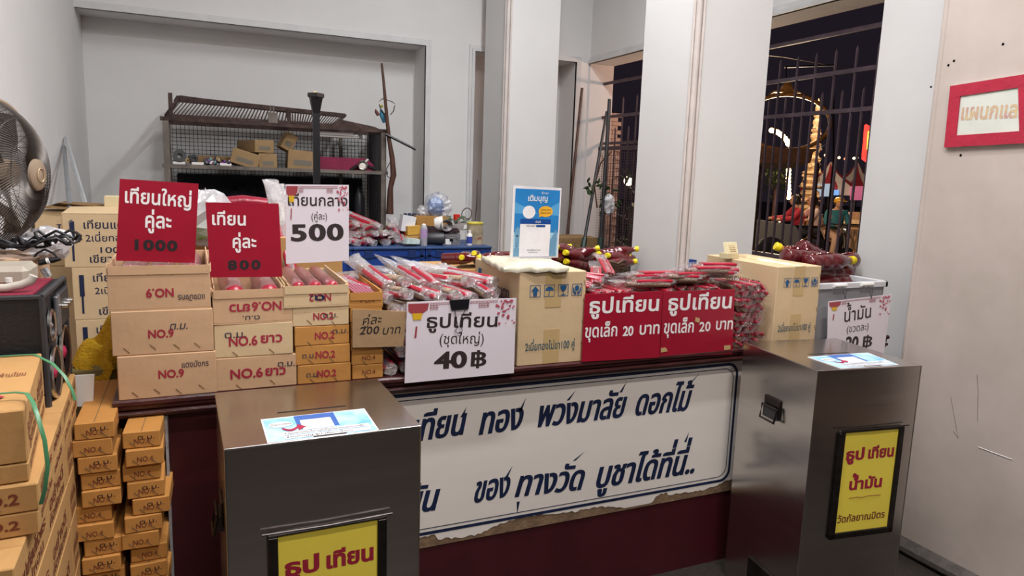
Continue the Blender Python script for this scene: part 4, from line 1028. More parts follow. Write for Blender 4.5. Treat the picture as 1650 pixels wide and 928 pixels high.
lat('spray_can', 'lavender and grey spray can on the blue crate', 'can', 682.5, 3.93, [(1e-6, 0), (.020, 0), (.0205, .004), (.0205, .075), (.0205, .10), (.016, .112)], mat('grey_can', '#a9a6ae', .35, var=.08), parts=[('label_band', [(.0209, .045), (.0209, .095)], mat('lavender', '#b79ac8', .4)), ('cap', [(.013, .112), (.013, .122), (.006, .126), (1e-6, .126)], WHITE)])
lat('small_bottle', 'small white bottle with blue label on the blue crate', 'bottle', 756, 3.93, [(1e-6, 0), (.0165, 0), (.017, .003), (.017, .062), (.009, .072)], WHITE, parts=[('label_band', [(.0174, .012), (.0174, .052)], mat('label_blue', '#3d4fa8', .4)), ('cap', [(.0095, .070), (.0095, .090), (1e-6, .091)], WHITE)])
g = G(); A = P3(692, 386, 3.98); t = thing('electric_motor', 'dark grey motor housing lying on the blue crate', 'motor', (A.x, A.y, ZC), .1)
G().lathe([(1e-6, 0), (.012, 0), (.014, .01), (.034, .02), (.036, .03), (.036, .13), (.03, .14), (1e-6, .14)], 16, (.10, -.03, .038), (-1, .35, 0)).build('housing', DGREY, t, 40, world=False)
G().lathe([(1e-6, 0), (.016, 0), (.016, .02), (.010, .021)], 14, (.112, -.036, .036), (1, -.35, 0)).build('shaft_cover', BLACK, t, 40, world=False)
def clutter_box(name, label, cat, q, Y, d, m, z0=None):
    P = [at(*p, Y=Y) for p in q]; g = G().prism(P, (0, d, 0)); return solo(g, name, m, label, cat)
tt = clutter_box('clear_parts_box', 'clear plastic parts box with a paper tag', 'box', ((713, 397), (741, 396), (742, 377), (713, 378)), 3.95, .14, mat('parts_box', '#8f8c90', .25, var=.3, vs=30, alpha=.8))
g = G().prism([at(*p, Y=3.947) for p in ((718, 394), (727, 394), (727, 385), (718, 385))], (0, .001, 0)); o = g.build('tag', WHITE); o.parent = tt; o.location = -tt.location
clutter_box('dark_cloth', 'dark brown folded cloth over the motor and parts box', 'cloth', ((688, 376), (741, 375), (738, 368), (693, 366)), 3.97, .13, mat('dark_cloth', '#3a262a', .95, var=.2, vs=30, bump=.5))
t = thing('white_bowl', 'white bowl tipped on its side above the motor', 'bowl', tuple(P3(705, 361, 4.0)))
G().lathe([(.030, 0), (.040, .015), (.044, .05), (.042, .05), (.037, .016), (1e-6, .006)], 18, (-.02, 0, 0), (1, -.3, .1)).build('body', WHITE, t, 50, world=False)
t = thing('wire_coil', 'grey metal coil beside the white bowl', 'coil', tuple(P3(718, 363, 3.97)))
g = G()
for k in range(6): g.tube([(.036*math.cos(a*PI/8)*(1-k*.08), -.02+k*.006, .032*math.sin(a*PI/8)*(1-k*.08)) for a in range(17)], .004, 5, False)
g.build('winding', mat('grey_metal', '#88868a', .35, metal=.8), t, 60, world=False)
t = thing('glass_tray', 'pale grey tray with papers above the parts box', 'tray', tuple(P3(740, 371, 4.0)), .2)
G().prism([(-.07, 0, 0), (.06, 0, 0), (.075, 0, .045), (-.05, 0, .03)], (0, .09, 0)).build('body', mat('grey_glass', '#a9a3a4', .25, var=.2, vs=20), t, world=False); G().prism([(.028, -.002, .006), (.052, -.002, .008), (.056, -.002, .036), (.032, -.002, .032)], (0, .001, 0)).build('paper', WHITE, t, world=False)
ZB = [at(x, 397, Y=3.98) for x in (655, 690)]
clutter_box('small_carton', 'flat brown carton under the yellow box', 'box', ((653, 393), (678, 392), (678, 379), (653, 380)), 3.98, .10, BROWN)
clutter_box('yellow_box', 'small mustard yellow box on the crate', 'box', ((657, 379), (677, 378), (678, 364), (657, 365)), 3.98, .08, mat('mustard', '#c89a3c', .6))
clutter_box('folded_leaflets', 'white and teal folded leaflets lying by the spray can', 'paper', ((653, 393), (676, 393.5), (677, 386), (658, 384)), 3.90, .06, mat('leaflet', '#c9dcd8', .5, var=.15, vs=30))
clutter_box('white_carton', 'white carton with blue print leaning on the brown box', 'box', ((646, 372), (667, 374), (671, 350), (650, 346)), 4.02, .07, mat('white_carton', '#dfe3ea', .5, var=.1, vs=10))
clutter_box('brown_carton', 'open brown carton holding the bag of blue gloves', 'box', ((672, 376), (722, 376), (724, 349), (670, 348)), 4.10, .12, mat('mid_kraft', '#b08040', .8, var=.1, bump=.2))
for i in range(4):
    t = thing('drink_can', 'dark blue can with white cap in the row behind the cartons', 'can', tuple(P3(653+7*i, 352, 4.16)), 0, 'row of dark blue cans behind the cartons')
    G().lathe([(1e-6, 0), (.0115, 0), (.0115, .026), (.009, .032), (1e-6, .033)], 12).build('body', NAVY, t, 40, world=False); G().lathe([(.0119, .006), (.0119, .014)], 12).build('label_band', WHITE, t, world=False)
    G().box(-.0115, .0115, -.0115, .0115, -.10, 0).build('carton_cell', mat('mid_kraft', '#b08040'), t, world=False)
t = thing('glove_bag', 'clear plastic bag bulging with blue gloves on the crates', 'bag', tuple(P3(702, 349, 4.15)))
G().ball((0, 0, .055), .045, 16, 12, 1.35, .16, 1.15, .8).build('gloves', mat('glove_blue', '#3f8fd8', .5, var=.25, vs=24, bump=.8, bs=50), t, 70, world=False)
G().ball((.012, 0, .062), .064, 16, 12, 1.3, .14, 1.35, .9).build('bag_film', BAGC, t, None, world=False); G().ball((-.085, 0, .02), .034, 12, 8, 1.3, .2, 1.1, .7).build('bag_end', BAGC, t, None, world=False)
lat('lidded_jar', 'clear jar with red lid behind the tray', 'jar', 735, 4.12, [(1e-6, 0), (.02, 0), (.02, .085)], mat('jar_glass', '#b9b2ae', .2, var=.2, alpha=.7), z=1.20, parts=[('lid', [(.0205, .080), (.0205, .112), (.018, .114), (1e-6, .114)], mat('scarlet', '#d32a1c', .4))])
t = thing('plastic_plant', 'small artificial plant with dark green leaves on the tray', 'plant', tuple(P3(733, 361, 4.03)))
q = random.Random(4)
for i in range(16):
    a = q.uniform(0, 2*PI); r = q.uniform(.02, .08); c = Vector((r*math.cos(a), r*.4*math.sin(a), q.uniform(.0, .045))); d = Vector((math.cos(a), .2*math.sin(a), q.uniform(-.2, .5)))*.026; n_ = Vector((0, -.5, 1)).cross(d).normalized()*.010
    G().add([c-d, c+n_, c+d, c-n_, c+Vector((0, 0, .004))], [(0, 1, 4), (1, 2, 4), (2, 3, 4), (3, 0, 4)]).build('leaf', GREEN, t, world=False)
t = thing('brown_ring', 'thin brown cane ring standing behind the plant', 'ring', tuple(P3(752, 345, 4.1)))
G().tube([(.030*math.cos(a*PI/10)+.012*math.sin(a*PI/10), 0, .036*math.sin(a*PI/10)-.01*math.cos(a*PI/10)) for a in range(21)], .003, 6, False).build('hoop', DKWOOD, t, 60, world=False); G().tube([(-.03, 0, -.02), (.02, 0, -.03)], .003, 6).build('bar', DKWOOD, t, world=False)
t = thing('snack_jar', 'clear bag-like tub with yellow rim and brown contents', 'tub', tuple(P3(765, 394, 4.0)))
G().lathe([(1e-6, 0), (.052, 0), (.050, .05), (.048, .125), (.046, .125), (.046, .04)], 16, (0, 0, 0), (0, 0, 1), 1, .7).build('body', mat('cloudy_plastic', '#c0b094', .3, var=.25, vs=20, alpha=.85), t, 60, world=False); G().lathe([(.049, .122), (.051, .124), (.051, .134), (.049, .136), (.045, .13)], 16, (0, 0, 0), (0, 0, 1), 1, .7, False).build('rim', mat('yellow_rim', '#cfc04a', .4), t, 60, world=False)
G().ball((.005, -.005, .03), .042, 12, 8, .8, .15, 1, .7).build('contents', mat('brown_snack', '#9a5a40', .8, var=.3, vs=40), t, 60, world=False)
G().tube([at(764, 372, Y=4.55), at(765, 340, Y=4.7), at(768, 318, Y=4.84), at(768.5, 290, Y=4.852)], .003, 5)
g = G().tube([at(764, 398, Y=4.84), at(765, 360, Y=4.845), at(768, 330, Y=4.845), at(769, 290, Y=4.85)], .003, 5); solo(g, 'loose_cable', BLACK, 'thin dark cable hanging down beside the left pillar', 'cable')

# ================================================================== BLACK POST
p = at(509, 150, Y=3.3); t = thing('flared_stand', 'tall black square post with a flared square top', 'stand', (p.x, p.y, 0))
zt_ = p.z
def sq(r, z): return [(-r, -r, z), (r, -r, z), (r, r, z), (-r, r, z)]
g = G(); V = sq(.014, .03)+sq(.014, zt_-.085); g.add(V, [(0, 1, 5, 4), (1, 2, 6, 5), (2, 3, 7, 6), (3, 0, 4, 7)]); g.build('post', BLACK, t, world=False)
g = G(); V = sq(.014, zt_-.087)+sq(.026, zt_-.018); g.add(V, [(0, 1, 5, 4), (1, 2, 6, 5), (2, 3, 7, 6), (3, 0, 4, 7), (3, 2, 1, 0), (4, 5, 6, 7)]); g.build('flare', BLACK, t, world=False)
G().lathe([(.030, -.02), (.036, -.017), (.036, -.002), (.033, 0), (1e-6, 0)], 4, (0, 0, zt_), (0, 0, 1)).build('top_plate', BLACK, t, world=False); t.rotation_euler.z = 0
G().box(-.012, .004, -.008, .008, zt_, zt_+.008).build('paper_wad', CREAM, t, world=False); G().box(-.12, .12, -.12, .12, 0, .03, .005).build('foot', BLACK, t, world=False)

# ================================================================== WIRE CAGE SHELF AGAINST THE BACK WALL
sx0, sx1, sy0, sy1 = -.145, 1.265, 5.15, 5.60; ZTP, ZMD, ZLO = 1.845, 1.548, 1.0
t = thing('cage_shelf', 'rusty wire-mesh cage shelf standing against the back wall', 'shelf', ((sx0+sx1)/2, 5.37, 0))
for x in (sx0, sx1):
    for y in (sy0, sy1): G().box(x-.018, x+.018, y-.018, y+.018, 0, ZTP).build('post', RAIL, t)
G().box(1.02, 1.045, sy0-.0, sy1, ZMD, ZTP).build('post', RAIL, t) if False else G().box(1.03, 1.055, sy1-.03, sy1, 0, ZTP).build('post', RAIL, t)
for z, m in ((ZTP, RUST), (ZMD, RAIL), (ZLO, RAIL), (.45, RAIL), (.08, RAIL)):
    G().box(sx0-.03, sx1+.03, sy0-.02, sy0+.012, z-.012, z+.012).build('rail', m, t); G().box(sx0, sx1, sy1-.012, sy1+.012, z-.012, z+.012).build('rail', m, t)
    if z != ZTP: G().box(sx0, sx1, sy0, sy1, z-.010, z+.003).build('shelf_board', mat('dusty_shelf', '#4f4844', .8, var=.2), t)
for x in (sx0, sx1): G().box(x-.012, x+.012, sy0, sy1, ZTP-.012, ZTP+.012).build('rail', RUST, t)
g = G(); st = .027
for i in range(int((sx1-sx0)/st)): x = sx0+i*st; g.box(x-.0017, x+.0017, sy1-.006, sy1-.003, .1, ZTP)
for i in range(int((ZTP-.1)/st)): z = .1+i*st; g.box(sx0, sx1, sy1-.010, sy1-.006, z-.0017, z+.0017)
g.build('wire_mesh', WIRE, t, kind='stuff')
g = G()
for i in range(22): y = sy0+i*.02; g.box(sx1-.010, sx1-.006, y, y+.0025, .1, ZTP)
for k in range(-16, 62):
    z = .1+k*.028; a = max(z, .1)
    if z+.45 > ZTP: continue
    g.tube([(sx1-.007, sy0, z), (sx1-.007, sy1, z+.42)], .0016, 4)
g.build('expanded_mesh', WIRE, t, kind='stuff')
# folded grille leaves on its roof
def roof_panel(lab, P, nbar):
    """P: near-left, near-right, far-right, far-left corners"""
    tt = thing('folded_grille', lab, 'grille', tuple((P[0]+P[1])/2))
    for a, b in ((0, 1), (1, 2), (2, 3), (3, 0)): G().tube([P[a], P[b]], .012, 6).build('frame_bar', RUST, tt)
    g = G()
    for i in range(nbar):
        f = (i+.5)/nbar; g.tube([P[0]*(1-f)+P[1]*f, P[3]*(1-min(1, f+.02))+P[2]*min(1, f+.02)], .0045, 4)
    g.build('thin_bars', RUST, tt, kind='stuff'); return tt
zq = ZTP+.02
roof_panel('rusty grille leaf lying on the left of the cage shelf roof', [Vector((-.14, 5.16, zq)), Vector((.62, 5.16, zq)), Vector((.66, 5.50, zq+.10)), Vector((-.06, 5.50, zq+.15))], 34)
roof_panel('rusty grille leaf lying on the right of the cage shelf roof', [Vector((.62, 5.18, zq+.004)), Vector((.92, 5.18, zq)), Vector((1.06, 5.50, zq+.10)), Vector((.64, 5.50, zq+.105))], 20)
g = G().prism([Vector((-.10, 5.46, zq+.12)), Vector((1.05, 5.46, zq+.085)), Vector((1.05, 5.46, zq+.11)), Vector((-.08, 5.46, zq+.155))], (0, .10, 0)); solo(g, 'weathered_plank', RUST, 'weathered plank lying along the top of the cage shelf', 'plank')
g = G().box(.48, .54, 5.14, 5.17, zq-.01, zq+.06); g.tube([(.50, 5.2, zq+.05), (.50, 5.2, zq+.11), (.52, 5.2, zq+.11), (.52, 5.2, zq+.05)], .006, 5); solo(g, 'hasp', RAIL, 'grey hasp plate with a loop on the shelf roof edge', 'hasp')
g = G().box(-.125, -.10, 5.17, 5.195, ZTP, 2.01); solo(g, 'short_post', RUST, 'short iron post rising at the left of the cage shelf', 'post')
for (x, z, r) in ((.92, ZTP+.012, 0),):
    g = G().prism([Vector((.86, 5.15, z)), Vector((1.24, 5.15, z)), Vector((1.20, 5.15, z+.015)), Vector((.97, 5.15, z+.05))], (0, .25, 0)); solo(g, 'bent_sheet', RUST, 'bent rusty metal sheet at the right of the shelf roof', 'metal sheet')
t = thing('tube_lamp_fitting', 'unlit white strip light hung under the shelf roof', 'lamp', (1.0, 5.2, ZTP-.05)); G().box(.79, 1.06, 5.18, 5.22, ZTP-.045, ZTP-.022, .003).build('housing', WHITE, t); G().tube([(.82, 5.2, ZTP-.052), (1.10, 5.2, ZTP-.052)], .010, 8).build('tube', WHITE, t, 40); G().box(1.10, 1.125, 5.19, 5.21, ZTP-.06, ZTP-.03).build('end_cap', STEELE, t)
# goods on the middle shelf board
zs = ZMD+.004
def kbox(lab, P, w_, d, h, rz, m=TAN, ry=0):
    t = thing('cardboard_box', lab, 'box', P, rz, None, 0, ry); G().box(-w_/2, w_/2, 0, d, 0, h, .003).build('body', m, t, world=False)
    G().box(-.012, .012, -.001, d, h-.001, h+.001).build('tape', TAPE, t, world=False); G().poly([(-w_*.3, -.001, h*.2), (w_*.3, -.001, h*.2), (w_*.3, -.001, h*.5), (-w_*.3, -.001, h*.5)]).build('label_print', mat('grey_label', '#7d7466', .6), t, world=False); return t
SB = mat('shelf_cardboard', '#a5875f', .85, var=.1, vs=8, bump=.2)
kbox('long carton lying on top of the shelf boxes, end towards the room', (.455, 5.18, zs+.105), .13, .38, .085, .25, SB)
kbox('carton under the long one, with a grey label', (.475, 5.17, zs), .12, .36, .10, .06, SB)
kbox('tilted carton with dark print at the left of the shelf boxes', (.315, 5.155, zs+.012), .18, .34, .10, -.10, SB, .28)
kbox('small open carton propped upright above the shelf boxes', (.60, 5.25, zs+.135), .08, .10, .12, .2, SB, .5)
kbox('squat carton behind the black post on the shelf', (.70, 5.16, zs), .20, .36, .13, -.08, SB, .06)
kbox('flat dusty carton at the back of the shelf', (.18, 5.30, zs+.02), .36, .24, .05, .1, KRAFTD)
g = G().prism([(0, 0, 0), (.40, 0, 0), (.41, 0, .045), (.36, 0, .095), (.02, 0, .095)], (0, .2, 0)); g.v = [tuple(Vector(p)+Vector((.80, 5.20, zs))) for p in g.v]; solo(g, 'magenta_bundle', mat('magenta_cloth', '#8a2248', .8, var=.12, vs=8, bump=.3), 'folded magenta cloth bundle on the shelf', 'cloth bundle')
t = thing('silver_camera_lamp', 'silver ringed lamp lying at the right end of the shelf', 'lamp', (1.14, 5.17, zs)); G().lathe([(.022, 0), (.038, .0), (.040, .02), (.030, .045), (.022, .02)], 16, (-.02, 0, .04), (-.2, -1, .1)).build('ring', STEELE, t, 40, world=False); G().tube([(-.10, .02, .01), (-.03, .02, .06), (.08, .03, .02)], .012, 6).build('strap', BLACK, t, world=False); G().tube([(0, 0, .07), (.02, 0, .09)], .008, 6).build('knob', WHITE, t, world=False)
q = random.Random(12); colr = [mat('bead_violet', '#5a3a78', .3), mat('bead_teal', '#5f8f86', .3), mat('bead_gold', '#a58a5a', .3), mat('bead_pink', '#b0488a', .3), WHITE, DGREY, mat('bead_silver', '#9a9a9e', .2, metal=.8)]
nm = ['violet', 'teal', 'gold', 'pink', 'white', 'dark grey', 'silver']
for i in range(30):
    x = .075+q.random()*.16; z = zs+.012+q.random()*.05*(1-abs(x-.16)*5); k = i % 7
    g = G().lathe([(1e-6, 0), (.010, .002), (.012, .02), (.012, .09), (1e-6, .1)], 8, (x, 5.14+q.uniform(0, .02), z), (q.uniform(-.3, .3), 1, q.uniform(-.1, .1)))
    solo(g, 'wrapped_roll', colr[k], 'small %s wrapped roll in the heap on the shelf' % nm[k], 'roll', 'wrapped rolls heaped on the shelf', 50)
for i, (x, r, m, lb) in enumerate(((-.075, .040, mat('reel_grey', '#6a6a6c', .3, metal=.5), 'round grey tape reel at the left end of the shelf'), (.01, .026, DGREY, 'dark round reel behind the white rolls'), (-.03, .014, TAPE, 'small brown tape roll on the shelf'))):
    t = thing('tape_reel', lb, 'reel', (x, 5.17+.02*i, zs+.022)); G().lathe([(r*.4, 0), (r, .0), (r, .03), (r*.4, .03), (r*.4, 0)], 16, (0, 0, r), (.2, -1, 0)).build('reel', m, t, 40, world=False); G().lathe([(1e-6, .004), (r*.38, .004)], 10, (0, 0, r), (.2, -1, 0)).build('hub', WHITE, t, world=False)
for i in range(5):
    x = -.11+i*.055+(.06 if i == 4 else 0); g = G().lathe([(1e-6, 0), (.012, 0), (.0125, .07), (1e-6, .07)], 10, (x, 5.15, zs+.014), (1, .1, 0) if i in (0, 2, 4) else (0, 1, 0)); solo(g, 'white_roll', WHITE, ['white roll at the far left end of the shelf', 'white roll end, second from the left on the shelf', 'white roll lying lengthwise in the middle of the left group', 'white roll end beside the dark reel', 'white roll lying just left of the coloured rolls'][i], 'roll', smooth=40)
# dark goods in the lower compartment
for i, (x, w_, h_, m, lb) in enumerate(((.0, .14, .42, mat('amber_bag', '#6a4632', .8, var=.3), 'amber brown bag in the lower left of the cage shelf'), (.28, .44, .40, BLACK, 'large black bin bag in the lower cage shelf'), (.74, .44, .40, BLACK, 'black bin bag behind the post in the lower shelf'), (1.14, .10, .44, BLACK, 'black bag in the narrow right compartment'))):
    g = G().ball((x, 5.38, ZLO+h_/2+.004), w_/2, 14, 10, h_/w_, .08, 1., .9); solo(g, 'stuffed_bag', m, lb, 'bag', smooth=70)
g = G().box(-.10, 1.22, 5.625, 5.66, .10, 1.50, .01); solo(g, 'dark_backdrop', mat('backdrop', '#1d1c22', .8, var=.4, vs=5, col2='#34343a', bump=.5, bs=9), 'dark sheet added behind the cage shelf to darken its lower half', 'backdrop')  # added sheet that darkens the view through the lower mesh
# toy rifle leaning, umbrella-like rod and parrot toy
t = thing('toy_rifle', 'brown wooden toy rifle leaning on the right shelf post', 'rifle', tuple(at(628, 345, Y=5.08)))
Rr = [at(*p, Y=5.08) for p in ((615, 102), (618, 130), (622, 175), (627, 225), (632, 255), (634, 282), (630, 300))]
G().tube(Rr, [.008, .010, .012, .015, .019, .022, .018], 8).build('barrel', DKWOOD, t, 50)
G().tube([at(*p, Y=5.08) for p in ((632, 285), (629, 305), (628, 345))], [.016, .020, .028], 8).build('stock', DKWOOD, t, 50)
G().tube([at(*p, Y=5.075) for p in ((628, 262), (623, 272), (624, 284), (630, 288))], .003, 5).build('trigger_guard', STEELD, t, 50)
g = G().tube([at(621, 216, Y=5.06), at(670, 241, Y=5.02)], .009, 8); solo(g, 'black_rod', BLACK, 'black rod sticking out beside the toy rifle', 'rod', smooth=40)
t = thing('parrot_toy', 'small blue and yellow toy bird perched on the shelf corner', 'toy', tuple(at(618, 198, Y=5.12)))
G().tube([at(*p, Y=5.12) for p in ((619, 198), (616, 186), (614, 176))], [.010, .020, .008], 8).build('body', mat('toy_blue', '#3f8fb0', .5, var=.2, vs=40), t, 60)
G().tube([at(*p, Y=5.115) for p in ((610, 186), (606, 180), (605, 176))], [.012, .012, .004], 8).build('wing', mat('toy_brown', '#6a3a34', .7), t, 60); G().ball(at(615, 171, Y=5.12), .011, 10, 6).build('head', mat('toy_yellow', '#d8d040', .5), t, 60)
G().tube([at(*p, Y=5.10) for p in ((610, 164), (616, 159), (624, 161), (632, 164), (637, 168))], [.003, .010, .006, .009, .003], 6, True, .5).build('paper_leaf', mat('grey_paper', '#8d8790', .7), t, 60); G().tube([at(*p, Y=5.10) for p in ((611, 168), (614, 178), (621, 185))], .004, 5).build('black_band', BLACK, t); G().tube([at(*p, Y=5.10) for p in ((636, 170), (634, 179), (629, 185))], .004, 5).build('black_band', BLACK, t)

# poles and cartons in the far right corner
for lab, a, b, m in (('dark pole leaning in the corner beside the left pillar', ((913, 388), 5.20), ((938, 142), 5.36), DKWOOD), ('black pole with dark green lower end by the barred window', ((938, 408), 4.55), ((978, 180), 4.85), BLACK), ('second black pole with dark green end, in front of the window', ((966, 410), 4.3), ((982, 160), 4.5), BLACK)):
    A = at(*a[0], Y=a[1]); B = at(*b[0], Y=b[1]); d = (B-A).normalized(); F = A-d*(A.z/d.z)
    if F.x > 3.0: pass
    t = thing('leaning_pole', lab, 'pole', tuple(F)); G().tube([F, B], .012, 8).build('shaft', m, t, 40)
    if m is BLACK: G().tube([F, A+d*.12], .020, 8).build('sleeve', mat('dark_green_sleeve', '#14332c', .4), t, 40)
lf = thing('leafy_branch', 'green leafy branch hung with a plastic bag on the poles', 'branch', tuple(at(958, 300, Y=4.5)))
G().tube([at(*p, Y=4.5) for p in ((962, 335), (958, 300), (968, 262), (985, 245))], .006, 6).build('stem', DKWOOD, lf)
q = random.Random(8)
for i in range(34):
    px, py = (q.uniform(944, 965), q.uniform(286, 312)) if i < 12 else (q.uniform(965, 998), q.uniform(296, 345)); c = at(px, py, Y=4.5+q.uniform(-.05, .05)); d = Vector((q.uniform(-1, 1), q.uniform(-.4, .4), q.uniform(-1, .6))).normalized()*.03; s_ = d.cross(Vector((0, 1, .3))).normalized()*.012
    G().add([c-d, c+s_, c+d, c-s_, c+Vector((0, -.005, 0))], [(0, 1, 4), (1, 2, 4), (2, 3, 4), (3, 0, 4)]).build('leaf', GREEN, lf)
g = G().ball(at(981, 330, Y=4.42), .045, 10, 8, 1.6, .2); solo(g, 'small_plastic_bag', BAG, 'small clear bag hanging on the leafy branch', 'bag')
kb = at(928, 411, Y=4.9); 
c = carton('brown carton standing beside the left pillar near the corner', (2.62, 4.62, 0), .34, .30, 1.12, 0, KRAFTD, staples=0)
g = G(); g.lathe([(1e-6, 0), (.02, 0)], 12, (2.66, 4.6185, 1.0), (0, -1, 0)); o = g.build('round_print', BLACKP, c)

# ================================================================== LEFT SIDE
# tall stack of cartons with blue print
HC = .2233; YC = 3.42
names = ['topmost tan carton with blue candle print in the stack behind the fan', 'second tan carton with blue candle print behind the fan', 'third tan carton with blue candle print, above the yellow towel', 'fourth carton of the stack behind the fan, hidden by the towel', 'fifth carton of the stack behind the fan', 'bottom carton of the stack behind the fan']
for i in range(6):
    x0 = -.495 if i == 0 else -.470-.002*(i % 2); w_ = .40
    t = carton(names[i], (x0+w_/2, YC, 1.340-HC*(i+1)), w_, .30, HC, 0, TAN2, staples=0)
    if i < 3:
        fs_ = w_
        print_on(t, [('เทียนแดง', .19, .62, .73, .026, .012, 0), ('2เนี่ยทอง ไม่ขา', .20, .80, .49, .022, .006, 0), ('100  คู่', .33, .66, .27, .020, .006, 0), ('เขียวฮั้ว', .23, .56, .09, .024, .012, 0)], w_, HC, NAVY)
        g = G(); x = -w_/2+w_*.085; y = -.001
        g.add([(x-.009, y, HC*.45), (x+.009, y, HC*.45), (x+.009, y, HC*.86), (x-.009, y, HC*.86), (x-.004, y, HC*.12), (x+.004, y, HC*.12), (x+.004, y, HC*.45), (x-.004, y, HC*.45)], [(0, 1, 2, 3), (4, 5, 6, 7)]); g.build('candle_drawing', NAVY, t, world=False, kind='stuff')
    if i == 0:
        G().prism([(-w_/2, .0, HC), (w_/2, 0, HC), (w_/2-.01, .10, HC+.03), (-w_/2+.02, .10, HC+.022)], (0, 0, .003)).build('flap', TAN2, t, world=False)
t = carton('tan carton standing left of the tall stack, half behind the fan', (-.545, 3.62, 1.10), .16, .16, .24, 0, TAN2, staples=0)
print_on(t, [('ไม้', .50, .80, .60, .026, .01, 0), ('ไม่ขา', .45, .92, .22, .022, .01, 0)], .16, .24, NAVY)
carton('carton carrying the one left of the tall stack', (-.545, 3.62, 0), .16, .16, 1.099, 0, TAN2, staples=0)
t = carton('small cream carton lying on the tall stack', (-.27, 3.52, 1.366), .16, .12, .045, .05, mat('cream_carton', '#d9c8a0', .7, var=.05), staples=0)
for i, (x0, x1, z, rz, lab) in enumerate(((-.60, -.40, 1.352, .05, 'flattened brown cardboard sheet lying behind the fan'), (-.56, -.36, 1.366, -.06, 'second flattened cardboard sheet, under the metal sticks'))):
    g = G().prism([(x0, 3.60+.03*i, z), (x1, 3.58, z-.006), (x1+.02, 3.58, z+.002), (x0+.03, 3.60, z+.010)], (0, .16, 0)); solo(g, 'flat_cardboard', KRAFTD, lab, 'cardboard')
# metal strips leaning on the left wall
for k, (a, b) in enumerate((((132, 310), (106, 222)), ((110, 310), (103, 236)))):
    A = at(*a, Y=3.9-.1*k); B = at(*b, X=XL+.012); t = thing('metal_strip', ['perforated white metal strip leaning on the left wall', 'plain grey metal strip leaning beside the perforated one'][k], 'metal strip', tuple(A)); d = (B-A).normalized(); F = A - d*(A.z/d.z) if False else A-d*.4
    G().tube([F, B], .010, 4).build('strip', mat('pale_strip', '#c9cdd0', .4, metal=.3) if k == 0 else mat('grey_strip', '#8f9498', .4, metal=.3), t)
    if k == 0:
        for f in (.05, .09): p = B-d*f; G().ball(p+Vector((.002, -.010, 0)), .004, 8, 5).build('hole', BLACK, t)
# silver bag, red bundle behind signs
g = G().ball(at(332, 350, Y=2.75), .10, 16, 10, .95, .12); 
t = thing('clear_bag', 'crumpled clear plastic bag between the two crimson price boards', 'bag', tuple(at(332, 380, Y=2.75))); g.build('film', BAG, t, None)
sup = carton('tall carton behind the counter carrying wrapped goods', (.22, 2.76, 0), .60, .30, 1.30, 0, BROWN, staples=0)
g = G(); A = at(352, 326, Y=2.80); B = at(430, 327, Y=2.80); g.tube([A, (A+B)/2+Vector((0, 0, .006)), B], [.030, .036, .030], 10, True, .6); solo(g, 'crimson_bundle', mat('crimson_wrap', '#a01f38', .35, var=.2, vs=20, bump=.4), 'crimson plastic-wrapped bundle lying behind the 800 board', 'bundle', smooth=60)
g = G(); A = at(330, 395, Y=2.72); g.box(A.x-.05, A.x+.10, 2.70, 2.74, 1.30, 1.36); solo(g, 'green_packet', mat('leaf_green_wrap', '#6a9a34', .4), 'leaf green packet beside the clear bag', 'packet')

# speaker cabinet
sp = thing('loudspeaker', 'black loudspeaker cabinet with chrome-ringed cones facing right', 'loudspeaker', (-.43, 1.98, .94))
sx0_, sx1_, sy0_, sy1_, sz0, sz1 = -.62, -.315, 1.84, 2.14, .95, 1.252
G().box(sx0_, sx1_, sy0_, sy1_, sz0, sz1, .006).build('cabinet', mat('black_vinyl', '#17171c', .55, var=.1, bump=.2, bs=120), sp)
g = G()
for y in (sy0_, sy1_): g.tube([(sx1_, y, sz0), (sx1_, y, sz1)], .007, 6)
g.tube([(sx1_, sy0_, sz1), (sx1_, sy1_, sz1)], .007, 6); g.tube([(sx0_, sy0_, sz1), (sx1_, sy0_, sz1)], .006, 6); g.build('corner_strip', DGREY, sp)
for (y, z, r, nm_) in ((1.905, 1.175, .030, 'tweeter'), (1.92, 1.06, .055, 'cone'), (2.06, 1.075, .060, 'cone')):
    c = G().lathe([(r, 0), (r+.006, .004), (r+.006, .008), (r-.004, .008), (r*.5, -.008), (r*.3, -.006), (1e-6, -.002)], 20, (sx1_, y, z), (1, 0, 0)).build(nm_, BLACK, sp, 50)
    G().lathe([(r, .006), (r+.005, .009), (r+.009, .006), (r+.009, .001)], 20, (sx1_+.002, y, z), (1, 0, 0), cap=False).build('chrome_ring', STEELE, c, 50)
    G().lathe([(r*.34, .0), (r*.25, .010), (1e-6, .014)], 12, (sx1_-.004, y, z), (1, 0, 0)).build('dust_cap', mat('pink_cap', '#b3244e', .4) if nm_ == 'cone' else STEELE, c, 50)
G().box(sx1_, sx1_+.012, 2.0, 2.12, 1.15, 1.235, .003).build('control_panel', DGREY, sp); G().box(sx1_+.004, sx1_+.014, 1.95, 1.99, 1.14, 1.235, .003).build('label_plate', mat('silver_plate', '#8d8f94', .3, metal=.7), sp)
for i in range(3): G().lathe([(.007, 0), (.006, .012), (1e-6, .013)], 10, (sx1_+.012, 2.02+.04*i, 1.20), (1, 0, 0)).build('knob', STEELE, sp, 40)
G().box(sx0_+.02, sx1_-.02, 1.86, 2.12, sz1, sz1+.004).build('red_mat', mat('maroon_mat', '#8a1f3a', .6), sp)
